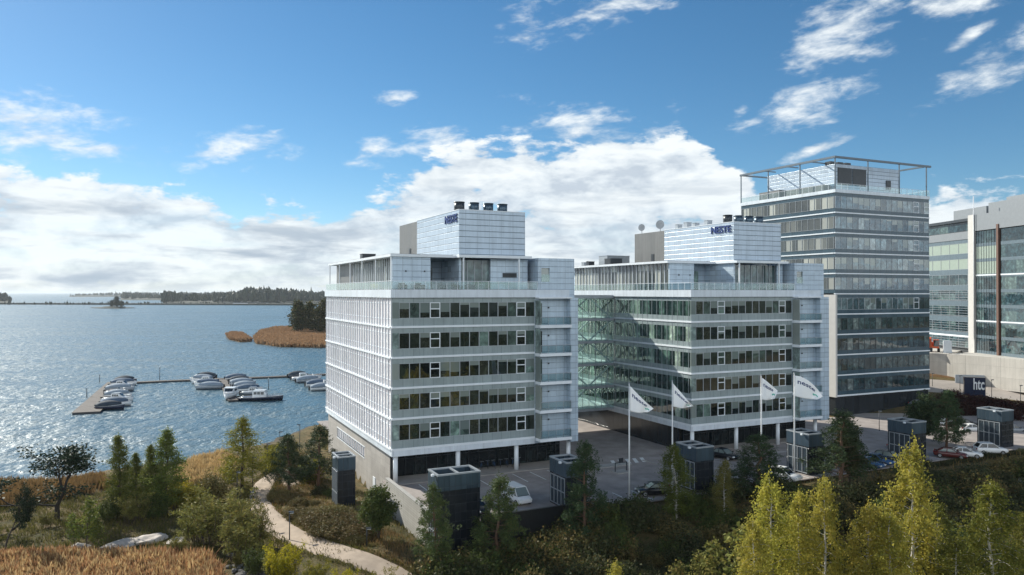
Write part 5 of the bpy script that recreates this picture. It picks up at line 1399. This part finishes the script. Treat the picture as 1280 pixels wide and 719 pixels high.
flag('second white flagpole, by the vent tower with the glazed face', 'white flag on the second pole, its lettering folded short', 28.5, 838, 475, 2.35, 2.75, 2.65, .95, .25, 2)
flag('third white flagpole, next to the bluish pine', 'white flag on the third pole, the narrowest of all', 42.3, 949, 470, 1.9, 2.75, 1.6, 1.1, .3, 3, -.2)
flag('fourth white flagpole, in front of the balconies of the middle office', 'white flag on the fourth pole blown out widest', 47.9, 990, 467, 3.4, 2.65, 2.6, 2.0, .25, 4, .3)

# ------------------------------------------------------------------ lamps
def lamp(label, px, py_base, top, group=None, dist=None, kind='path_lamp', side=1):
    p = on_ground(px, py_base) if dist is None else px_at(px, dist)
    h = CAM_Z+(HOR-top)/FPX*p[1]-p[2]
    t = thing(kind, label, 'lamp', p, 0, group)
    mb = MB(); mb.tube([(0,0,-.2),(0,0,h*.5),(0,0,h-.05)], [.07,.055,.045], 8); mb.build('pole', M['dark_metal'], t)
    mb = MB(); mb.loft([[(side*-.08,-.14,h-.06),(side*.5,-.12,h+.02),(side*.5,.12,h+.02),(side*-.08,.14,h-.06)],[(side*-.08,-.12,h+.1),(side*.46,-.1,h+.12),(side*.46,.1,h+.12),(side*-.08,.12,h+.1)]]); hd = mb.build('lamp_head', M['dark_metal'], t)
    mb = MB(); mb.box(min(side*.05,side*.42),-.09,h-.09,max(side*.05,side*.42),.09,h-.055); mb.build('lens', M['lamp_lens'], hd)
    return t
lamp('path lamp at the far end of the row, by the water', 375, 565, 531, side=-1)
lamp('path lamp beside the open-crowned pine', 350, 585, 540)
lamp('path lamp at the far bend of the footpath', 334.5, 592, 555)
lamp('path lamp right against the tall conical tree', 316.5, 612, 572)
lamp('path lamp left of the conical tree over the willow bushes', 297, 622, 590)
lamp('path lamp standing in the willow thicket', 314, 660, 614, dist=90)
lamp('path lamp on the bend beside the heath bed', 362.5, 676, 640)
lamp('path lamp in front of the bushy green tree', 459, 706, 660, dist=80)
lamp('path lamp in the shade of the dark bank', 553, 735, 690, dist=76)
for px, d, top, lab in ((1165,172,467,'thin road lamp beside the tower edge'),(1199.5,168,470,'road lamp directly left of the dark sign'),(1239,163,475,'road lamp standing right of the dark sign'),(1275,157,482,'road lamp near the edge of the photo'),(1098.5,133,514,'slim lamp in front of the dark tower base')):
    lamp(lab, px, 0, top, None, d, 'road_lamp', 1)

# ------------------------------------------------------------------ cars
def car_meshes(kind):
    """body, roof, glass for a small set of shapes; x forward"""
    if kind == 'van': st = [(-2.2,.45,.95,.86),(-2.15,.30,1.08,.90),(-1.2,.22,1.12,.92),(.4,.22,1.12,.92),(1.35,.22,1.05,.90),(1.95,.26,.86,.84),(2.2,.42,.66,.74)]; gh = [(-2.12,1.07,.86),(-1.95,1.86,.74),(.75,1.88,.74),(1.5,1.04,.82)]
    elif kind == 'suv': st = [(-2.2,.5,.9,.84),(-2.1,.34,1.06,.90),(-1.2,.26,1.06,.92),(.5,.26,1.05,.92),(1.0,.26,1.02,.91),(1.9,.30,.93,.86),(2.2,.45,.68,.74)]; gh = [(-2.05,1.05,.84),(-1.55,1.62,.70),(.15,1.65,.70),(1.0,1.02,.82)]
    else: st = [(-2.2,.45,.8,.80),(-2.05,.30,.92,.86),(-1.2,.22,.92,.89),(.4,.22,.93,.89),(1.0,.22,.90,.88),(1.85,.26,.76,.82),(2.15,.42,.56,.70)]; gh = [(-1.75,.92,.80),(-.95,1.40,.64),(.1,1.42,.64),(.98,.90,.78)]
    b = MB(); rings = []
    for x, zl, zb, hw in st:
        m_ = (zl+zb)/2
        rings.append([(x,-hw*.90,zl),(x,-hw,m_*.85),(x,-hw*.97,zb-.06),(x,-hw*.86,zb),(x,0,zb+.03),(x,hw*.86,zb),(x,hw*.97,zb-.06),(x,hw,m_*.85),(x,hw*.90,zl)])
    b.loft(rings, True, True, True)
    (x0,z0,w0),(x1,z1,w1),(x2,z2,w2),(x3,z3,w3) = gh
    g = MB(); g.loft([[(x0,-w0,z0-.02),(x0,w0,z0-.02),(x0,w0*.98,z0),(x0,-w0*.98,z0)],[(x1,-w1-.12,z0-.02),(x1,w1+.12,z0-.02),(x1,w1,z1),(x1,-w1,z1)],[(x2,-w2-.12,z0-.02),(x2,w2+.12,z0-.02),(x2,w2,z2),(x2,-w2,z2)],[(x3,-w3,z3-.02),(x3,w3,z3-.02),(x3,w3*.98,z3),(x3,-w3*.98,z3)]])
    r = MB(); r.loft([[(x1-.06,-w1-.02,z1-.05),(x1-.06,w1+.02,z1-.05),(x1,w1-.06,z1+.05),(x1,-w1+.06,z1+.05)],[(x2+.06,-w2-.02,z2-.05),(x2+.06,w2+.02,z2-.05),(x2,w2-.06,z2+.05),(x2,-w2+.06,z2+.05)]])
    for s_ in (-1, 1):       # window pillars
        r.bar((x2+.03,s_*(w2+.0),z2-.02),(x3,s_*w3*.99,z3+.0),.07); r.bar((x1-.03,s_*w1,z1-.02),(x0,s_*w0*.99,z0),.12)
        xm = (x1+x2)/2; r.bar((xm,s_*(w1+.005),z1-.02),(xm-.05,s_*(w1+.125),z0),.09)
    return b, g, r
def make_car(name, label, kind, m_, loc, rz, group=None):
    t = thing(name, label, 'van' if kind == 'van' else 'car', loc, rz, group)
    b, g, r = car_meshes(kind)
    bo = b.build('body', M[m_], t); g.build('windows', M['car_glass'], t)['label'] = 'dark glass all round the cabin'; r.build('roof', M[m_], t)
    for x in (-1.35, 1.35):
        for s_ in (-1, 1):
            w_ = MB(); w_.tube([(x,s_*.74,.33),(x,s_*.93,.33)], .33, 16); wo_ = w_.build('wheel', M['tyre'], t)
            w_ = MB(); w_.tube([(x,s_*.925,.33),(x,s_*.945,.33)], .21, 12); w_.build('rim', M['rim'], wo_)
    for s_ in (-1, 1):
        h = MB(); z = .72 if kind != 'car' else .62; h.box(2.0,s_*.62-.16,z-.08,2.17,s_*.62+.16,z+.08); h.build('headlight', M['lamp_lens'], t)
        h = MB(); h.box(-2.23,s_*.66-.1,.72,-2.12,s_*.66+.1,.95); h.build('tail_light', M['tail'], t)
        h = MB(); h.box(.72,s_*.96-.08,.98,.86,s_*.96+.08,1.12); h.build('mirror', M[m_], t)
    return t
def car_at(name, label, kind, m_, px, py, rz, group=None, z=DECK, dist=None):
    p = on_plane(px, py, z) if dist is None else px_at(px, dist)
    return make_car(name, label, kind, m_, p, R(rz), group)
vd = 25.3-90
car_at('parked_van', 'white van parked nose outwards behind the parapet wall', 'van', 'car_white', 646, 627, vd+4)
car_at('parked_car', 'black car half hidden beside the wide vent tower', 'car', 'car_black', 594, 640, vd+6)
car_at('parked_car', 'black car parked at the foot of the first flagpole', 'car', 'car_black', 817, 618, 188)
car_at('parked_car', 'dark car standing close to the white columns of the middle office', 'car', 'car_black', 905, 573, vd+12)
car_at('parked_car', 'white car between the bluish pine and the fourth flagpole', 'suv', 'car_white', 979, 600, vd+18)
car_at('parked_car', 'blue car behind the tall dense pine', 'car', 'car_blue', 1084, 584, vd+14)
car_at('parked_car', 'dark blue car next to the tall dense pine', 'car', 'car_blue', 1096, 580, vd+14)
car_at('parked_car', 'dark car in front of the dark vent tower', 'suv', 'car_black', 1112, 578, vd+20)
car_at('parked_car', 'maroon car among the dark pines', 'car', 'car_red', 1188, 572, vd+30)
car_at('parked_car', 'low white car next to the white suv', 'car', 'car_white', 1206, 571, vd+40)
car_at('parked_car', 'white suv beside the last vent tower', 'suv', 'car_white', 1237, 567, vd+58)
for i, (px, d, c, lab) in enumerate(((1180,140,'car_white','white car first in the far row by the maroon shrubs'),(1193,141,'car_grey','silver car between white cars of the far row'),(1205,139,'car_black','black car in the far row by the maroon shrubs'),(1214,134,'car_white','white car nearest the camera in the far row'),(1150,158,'car_grey','silver car by the corner of the tower'),(1250,137,'car_white','white car at the road end of the far row'),(1266,133,'car_grey','grey car by the edge of the photo'),(1128,118,'car_grey','grey car behind the dark vent tower'))):
    car_at('parked_car', lab, 'car', c, px, 0, vd+70, None, None, d)

# ------------------------------------------------------------------ sign, wall panel, excavator
p = px_at(1217.5, 166)
t = thing('sign_block', 'dark block sign with pale lettering among maroon shrubs', 'sign', p, R(-20)); t.scale = (.88,)*3
mb = MB(); mb.box(-2.3,-.5,-.5,2.3,.5,4.5); mb.build('block', M['hull_navy'], t)
me = text_mesh('htc', 3.9, .03, .07); me.materials.clear(); me.materials.append(M['hull_white'])
o = link('lettering', me, t, (.85,-.54,2.75)); o.rotation_euler = (R(90),0,0); o.scale = (.5,1,1)
p = px_at(1213, 174); t = thing('low_wall', 'grey slab wall behind the dark sign', 'wall', p, R(-14))
mb = MB(); mb.box(-3.2,-.2,-.6,3.2,.2,2.1); mb.build('slab', M['grey_metal'], t)
def excavator(x, y, z, rz):
    t = thing('excavator', 'orange excavator standing on the podium beside the tower', 'excavator', (x,y,z), rz)
    for s_ in (-1,1):
        mb = MB(); mb.loft([[(-1.9,s_*1.2-.28,.35),(-1.6,s_*1.2-.28,0),(1.6,s_*1.2-.28,0),(1.9,s_*1.2-.28,.35),(1.6,s_*1.2-.28,.8),(-1.6,s_*1.2-.28,.8)],[(-1.9,s_*1.2+.28,.35),(-1.6,s_*1.2+.28,0),(1.6,s_*1.2+.28,0),(1.9,s_*1.2+.28,.35),(1.6,s_*1.2+.28,.8),(-1.6,s_*1.2+.28,.8)]]); mb.build('track', M['tyre'], t)
    mb = MB(); mb.box(-2.2,-1.3,.95,1.5,1.3,1.4); mb.box(-2.2,-1.3,1.4,-.4,1.3,2.3); mb.build('body', M['orange'], t)
    mb = MB(); mb.loft([[(-.3,.1,1.4),(1.45,.1,1.4),(1.2,.1,2.9),(-.3,.1,2.9)],[(-.3,1.25,1.4),(1.45,1.25,1.4),(1.2,1.25,2.9),(-.3,1.25,2.9)]]); c = mb.build('cab', M['car_glass'], t)
    mb = MB(); mb.box(-.35,.05,2.9,1.3,1.3,3.05); mb.bar((-.3,.1,1.4),(-.3,.1,2.9),.12); mb.bar((1.45,.1,1.4),(1.2,.1,2.9),.12); mb.build('cab_frame', M['orange'], c)
    mb = MB(); mb.bar((1.2,-.5,1.3),(3.0,-.5,3.6),.45,.35); mb.bar((3.0,-.5,3.6),(4.6,-.5,3.3),.4,.3); mb.bar((4.6,-.5,3.3),(5.0,-.5,1.2),.34,.26); mb.build('boom', M['orange'], t)
    mb = MB(); mb.loft([[(4.5,-1.0,1.3),(5.3,-1.0,1.2),(5.4,-1.0,.4),(4.6,-1.0,.5)],[(4.5,0,1.3),(5.3,0,1.2),(5.4,0,.4),(4.6,0,.5)]]); mb.build('bucket', M['dark_metal'], t)
excavator((1166-640)/FPX*187, 187, 9.22, R(-120))
mb = MB(); mb.box(-.9,-.3,0,.9,.3,2.9); tag(mb.build('site_cabinet', M['white_metal'], None, ((1184-640)/FPX*184,184,9.2), R(-20)), 'white upright cabinet on the podium near the orange machine', 'cabinet')

# ------------------------------------------------------------------ marina
zd = WATER+.5
def pontoon(label, pts_px, width):
    t = thing('pontoon', label, 'pontoon', (0,0,0))
    P = [Vector(on_plane(a, b, zd)[:2]) for a, b in pts_px]
    for a, b in zip(P[:-1], P[1:]):
        n = max(1, round((b-a).length/9)); d = (b-a).normalized(); q = Vector((-d.y, d.x))*width/2
        for k in range(n):
            s0, s1 = a+(b-a)*(k/n)+d*.06, a+(b-a)*((k+1)/n)-d*.06
            mb = MB(); mb.prism([tuple(s0-q), tuple(s1-q), tuple(s1+q), tuple(s0+q)], zd-.14, zd); dk = mb.build('deck', M['timber_deck'], t)
            mb = MB(); mb.prism([tuple(s0-q*.95), tuple(s1-q*.95), tuple(s1+q*.95), tuple(s0+q*.95)], WATER-.5, zd-.14); mb.build('float', M['dark_metal'], dk)
    return t, P
pontoon('broad timber pontoon at the outer end of the marina', [(148,477),(108,515)], 6.0)
pontoon('long narrow jetty that links the marina to the shore', [(168,477.5),(210,475.5),(275,473),(330,471),(376,469),(430,466)], 2.4)
pontoon('short middle pontoon between two rows of boats', [(278,474),(292,500)], 2.6)
for px, py, h, lab in ((200,475,4.2,'white marker post on the jetty'),(125,478,2.5,'mooring pile at the far end of the broad pontoon'),(109,497,2.6,'mooring pile on the seaward side of the broad pontoon'),(336,487,3.2,'thin pole with a small flag among the right row of boats')):
    p = on_plane(px, py, WATER); t = thing('mooring_post', lab, 'post', p)
    mb = MB(); mb.tube([(0,0,-1),(0,0,h)], [.12,.09], 8); mb.build('pile', M['dark_metal'], t)
    mb = MB(); mb.tube([(0,0,h),(0,0,h+.25)], [.2,.05], 8); mb.build('cap', M['white_metal'], t)
def hull(mb, Ln, Bm, fb, sheer=.45, flare=.8):
    rings = []
    for k in range(9):
        t = k/8; x = -Ln/2+Ln*t; w_ = Bm/2*(1-(max(0,t-.35)/.65)**2.3)*(.93+.07*min(1,t*4))+.02; z = fb*(1+sheer*t*t)
        rings.append([(x+.0,-w_,z),(x-.1*t,-w_*flare,z*.35),(x-.25*t*t,0,-.45*(1-t*.6)),(x-.1*t,w_*flare,z*.35),(x,w_,z)])
    mb.loft(rings, True, True, True)
    return rings
def make_boat(kind, hm, cm, Ln=7.2, Bm=2.6):
    """a motorboat: kinds covered, cabin, open, cruiser, workboat"""
    t = thing('motorboat', 'boat', 'boat')
    fb = .85 if kind != 'cruiser' else 1.25
    mb = MB(); rings = hull(mb, Ln, Bm, fb); mb.build('hull', M[hm], t)
    mb = MB(); mb.tube([rings[k][0] for k in range(9)], .06, 5); mb.tube([rings[k][4] for k in range(9)], .06, 5); mb.build('gunwale', M['hull_white'] if hm != 'hull_white' else M['hull_grey'], t)
    if kind == 'covered':
        rr = []
        for k in range(9):
            tt = k/8; x = -Ln*.48+Ln*.86*tt; w_ = Bm/2*(1-(max(0,tt-.42)/.58)**2.4)*1.02+.06; z = fb*(1+.35*tt*tt)+.02; hp = .35+.95*math.sin(math.pi*min(1,.12+tt*.82))
            rr.append([(x,-w_,z),(x,-w_*.62,z+hp*.62),(x,0,z+hp),(x,w_*.62,z+hp*.62),(x,w_,z)])
        mb = MB(); mb.loft(rr, True, True, True); mb.build('cover', M[cm], t)
    else:
        if kind == 'cruiser': sec = [(-Ln*.30,.96,1.25),(-Ln*.22,.95,1.5),(.05*Ln,.9,1.45),(.17*Ln,.8,.55),(.36*Ln,.4,.15)]
        elif kind == 'workboat': sec = [(-Ln*.18,.7,1.7),(-Ln*.16,.72,1.75),(.08*Ln,.70,1.7),(.13*Ln,.68,1.0)]
        elif kind == 'cabin': sec = [(-Ln*.18,.86,1.2),(-Ln*.15,.86,1.3),(.06*Ln,.82,1.25),(.2*Ln,.7,.4),(.34*Ln,.42,.12)]
        else: sec = [(-.02*Ln,.8,.45),(.08*Ln,.8,.5),(.22*Ln,.66,.28),(.36*Ln,.4,.1)]
        rr = [[(x,-Bm/2*q,fb),(x,-Bm/2*q*.84,fb+h),(x,Bm/2*q*.84,fb+h),(x,Bm/2*q,fb)] for x, q, h in sec]
        mb = MB(); mb.loft(rr, True, True); cb = mb.build('cabin', M['hull_white'], t)
        if kind != 'open':
            x0, x1 = sec[1][0], sec[2][0]; h = sec[1][2]; q = sec[1][1]*Bm/2
            for s_ in (-1,1):
                mb = MB(); n = 3
                for k in range(n):
                    xa, xb = x0+(x1-x0)*(k+.08)/n, x0+(x1-x0)*(k+.92)/n
                    mb.quad((xa,s_*(q*.935+.02),fb+h*.42),(xb,s_*(q*.935+.02),fb+h*.42),(xb,s_*(q*.87+.02),fb+h*.82),(xa,s_*(q*.87+.02),fb+h*.82))
                mb.build('side_window', M['boat_glass'], cb)
            (xa,qa,ha),(xb,qb,hb) = sec[2], sec[3]
            def on(tt, yy): 
                x = xa+(xb-xa)*tt; q_ = Bm/2*(qa+(qb-qa)*tt)*.84; return (x+.03, q_*yy, fb+ha+(hb-ha)*tt+.03)
            mb = MB(); mb.quad(on(.12,-.88),on(.85,-.88),on(.85,.88),on(.12,.88)); mb.build('windscreen', M['boat_glass'], cb)
            mb = MB(); mb.box(x0-.1,-q*.86,fb+h,x1+.2,q*.86,fb+h+.08); mb.build('cabin_roof', M['hull_white'] if kind != 'cabin' else M[cm], cb)
        else:
            mb = MB(); xa = .08*Ln; mb.quad((xa+.5,-Bm*.36,fb+.45),(xa+.5,Bm*.36,fb+.45),(xa,Bm*.33,fb+1.0),(xa,-Bm*.33,fb+1.0)); mb.build('windscreen', M['boat_glass'], t)
            mb = MB(); mb.box(-Ln*.3,-.7,fb*.6,-Ln*.2,.7,fb+.35); mb.build('seat', M['boat_wood'], t)
        mb = MB(); w0 = [(r_[0][0]-.15, r_[0][1]*.93, r_[0][2]+.5) for r_ in rings[4:]]; w1 = [(r_[4][0]-.15, r_[4][1]*.93, r_[4][2]+.5) for r_ in rings[4:]]
        mb.tube(w0, .025, 4); mb.tube(w1, .025, 4)
        for a, r_ in zip(w0, rings[4:]): mb.bar(r_[0], a, .03)
        for a, r_ in zip(w1, rings[4:]): mb.bar(r_[4], a, .03)
        mb.build('bow_rail', M['rim'], t)
        if kind in ('cruiser','workboat'):
            mb = MB(); mb.bar((-Ln*.2,0,fb+1.6),(-Ln*.24,0,fb+3.2),.06); mb.bar((-Ln*.215,-.5,fb+2.3),(-Ln*.215,.5,fb+2.3),.05); mb.build('mast', M['rim'], t)
    mb = MB(); mb.box(-Ln/2-.45,-.22,.1,-Ln/2+.05,.22,fb+.35); mb.box(-Ln/2-.38,-.08,-.5,-Ln/2-.15,.08,.2); mb.build('engine', M['black'], t)
    return t
BP = {k: make_boat(*a) for k, a in {
    'c1': ('covered','hull_white','tarp_blue',7.4,2.7), 'c2': ('covered','hull_white','tarp_grey',7.0,2.6), 'c3': ('covered','hull_navy','tarp_dark',6.6,2.5), 'c4': ('covered','hull_grey','tarp_grey',7.8,2.8),
    'k1': ('cabin','hull_white','tarp_grey',7.8,2.8), 'k2': ('cabin','hull_grey','tarp_blue',7.2,2.6), 'o1': ('open','hull_white','tarp_grey',6.0,2.3),
    'cr': ('cruiser','hull_white','tarp_grey',9.5,3.3), 'wb': ('workboat','hull_navy','tarp_dark',11.5,3.3)}.items()}
used = set()
def boat(k, px, py, rz, label, s_=1.0):
    x, y, z = on_plane(px, py, WATER)
    o = BP[k]
    if k in used: o = dup(o)
    used.add(k)
    o.location = (x, y, WATER+.12); o.rotation_euler = (0, 0, R(rz)); o.scale = (s_,)*3; o['label'] = label; o['group'] = 'boats moored in the marina'
    return o
for i, (k, px, py, rz, lab) in enumerate((('c3',139,512,6,'dark boat nearest the open end of the broad pontoon'),('c1',146,507.5,8,'boat under a long blue-grey cover, second from the open end of the broad pontoon'),('k1',148,502,7,'white cabin boat in the middle of the row on the broad pontoon'),('c2',149,497,6,'boat under a pale grey cover beside the white cabin boat'),('o1',146,493,8,'small open white boat on the broad pontoon'),('c4',151,489,7,'grey covered boat in the far half of the broad pontoon row'),('k2',153,485,6,'grey cabin boat third from the jetty on the broad pontoon'),('c1',156,481.5,7,'blue covered boat second from the jetty on the broad pontoon'),('c3',158,478.5,5,'dark covered boat next to the jetty on the broad pontoon'))):
    boat(k, px, py, rz, lab)
for i, (k, px, py, rz, lab) in enumerate((('c4',262,486.5,200,'grey covered boat at the near end of the left row by the middle pontoon'),('c1',259,482.5,200,'blue covered boat second in the left row by the middle pontoon'),('k1',256,479.5,198,'white cabin boat in the left row by the middle pontoon'),('c2',252,476.5,200,'pale covered boat in the left row by the middle pontoon'),('c3',257,473.5,197,'dark covered boat beyond the jetty at the left row'))):
    boat(k, px, py, rz, lab)
boat('cr', 287.5, 498, -82, 'white cruiser lying bow on to the camera at the tip of the middle pontoon')
boat('wb', 327, 500.5, 5, 'long navy workboat with a wheelhouse at the near end of the right row')
for i, (k, px, py, rz, lab) in enumerate((('k2',318,494,8,'grey cabin boat behind the navy workboat'),('c1',312,489.5,10,'blue covered boat third from the navy workboat'),('c2',308,485.5,10,'pale covered boat in the middle of the right row'),('c4',304,481.5,12,'grey covered boat in the far half of the right row'),('c3',301,478.5,12,'dark covered boat second from the jetty in the right row'),('c1',297,475.5,12,'blue covered boat next to the jetty in the right row'))):
    boat(k, px, py, rz, lab)
for i, (k, px, py, rz, lab) in enumerate((('c3',373,472,20,'dark boat at the left end of the row beside the office edge'),('k1',380,475,20,'white cabin boat in the row beside the office edge'),('c4',386,478,22,'grey covered boat in the row beside the office edge'),('o1',391,474,20,'open white boat by the jetty near the office edge'),('c1',398,483,20,'blue covered boat nearest the camera beside the office edge'),('c2',403,488,20,'pale covered boat half hidden by the office edge'),('k2',410,484,20,'grey cabin boat mostly hidden by the office edge'))):
    boat(k, px, py, rz, lab)
for k, o in BP.items():
    if k not in used: print('unused boat', k)

# ------------------------------------------------------------------ small things: terrace furniture, bicycles, rack
def terrace_set(u, v, label_s, label_t, rz):
    x, y = L(u, v)
    t = thing('lounge_chair', label_s, 'chair', (x, y, 24.14), rz)
    mb = MB(); mb.box(-.4,-.4,.18,.4,.4,.42); mb.build('seat', M['dark_metal'], t)
    mb = MB(); mb.box(-.4,.3,.42,.4,.45,.85); mb.build('backrest', M['dark_metal'], t)
    for s_ in (-1,1): mb = MB(); mb.box(s_*.45-.06,-.4,0,s_*.45+.06,.45,.6); mb.build('armrest', M['dark_metal'], t)
    x, y = L(u+1.1, v); t = thing('terrace_table', label_t, 'table', (x, y, 24.14), rz)
    mb = MB(); mb.tube([(0,0,.66),(0,0,.7)], .4, 16); mb.build('table_top', M['white_metal'], t)
    mb = MB(); mb.tube([(0,0,0),(0,0,.66)], .05, 8); mb.tube([(0,0,0),(0,0,.03)], .25, 12); mb.build('leg', M['grey_metal'], t)
for i, u in enumerate((1.6, 3.9, 7.0, 8.8, 11.2)):
    pos = ['at the open corner of the roof terrace', 'in front of the panelled wall of the terrace', 'by the terrace door', 'beside the canopy post', 'under the canopy of the terrace'][i]
    terrace_set(u, .95, 'dark lounge chair '+pos, 'small white table '+pos, PHI+.3*i)
def bicycle(u, v, rz, label):
    x, y = L(u, v); t = thing('bicycle', label, 'bicycle', (x, y, DECK+.12), rz, 'bicycles parked under the nearer office')
    for s_ in (-.52,.52):
        mb = MB(); mb.tube([(s_+.33*math.cos(a), 0, .34+.33*math.sin(a)) for a in np.linspace(0, 6.283, 17)], .022, 5, False); mb.build('wheel', M['tyre'], t)
    mb = MB(); 
    for a, b in (((-.52,0,.34),(-.1,0,.3)),((-.52,0,.34),(-.2,0,.85)),((-.1,0,.3),(-.2,0,.85)),((-.1,0,.3),(.38,0,.8)),((-.2,0,.8),(.38,0,.82)),((.52,0,.34),(.36,0,.95))): mb.bar(a,b,.035)
    mb.build('frame', M['car_blue'], t)
    mb = MB(); mb.box(-.33,-.07,.88,-.07,.07,.95); mb.build('saddle', M['black'], t)
    mb = MB(); mb.bar((.34,-.28,.98),(.34,.28,.98),.03); mb.build('handlebar', M['rim'], t)
for i in range(7): bicycle(13.2+i*.95, 2.6, PHI+R(70+7*((i*37) % 5-2)), 'bicycle leaning in the row against the dark lobby glass')
x, y, z = on_plane(776, 590, DECK); t = thing('bike_rack', 'dark metal hoop stand on the kerb island of the car park', 'rack', (x, y, DECK), PHI)
mb = MB(); mb.box(-1.1,-.9,0,1.1,.9,.16); mb.build('base', M['kerb'], t)
mb = MB(); mb.bar((-.9,0,.1),(-.9,0,1.3),.1); mb.bar((.9,0,.1),(.9,0,1.3),.1); mb.bar((-.95,0,1.3),(.95,0,1.3),.1); mb.build('hoop', M['dark_metal'], t)
mb = MB(); mb.box(-.35,-.02,1.35,.35,.02,1.9); mb.build('notice', M['dark_metal'], t)
# ------------------------------------------------------------------ the air over the bay
hm_ = bpy.data.materials.new('haze'); hm_.use_nodes = True; ht = NT(hm_.node_tree); ht.n.remove(ht.n['Principled BSDF'])
pv = ht.new('ShaderNodeVolumePrincipled'); pv.inputs['Color'].default_value = (.80,.88,.95,1); pv.inputs['Density'].default_value = 0.00005; pv.inputs['Anisotropy'].default_value = .2
ht.l.new(pv.outputs[0], ht.n['Material Output'].inputs['Volume'])
mb = MB(); mb.box(-42000,-42000,-7.2,42000,42000,58)
tag(mb.build('haze', hm_), None, None, None, 'stuff')
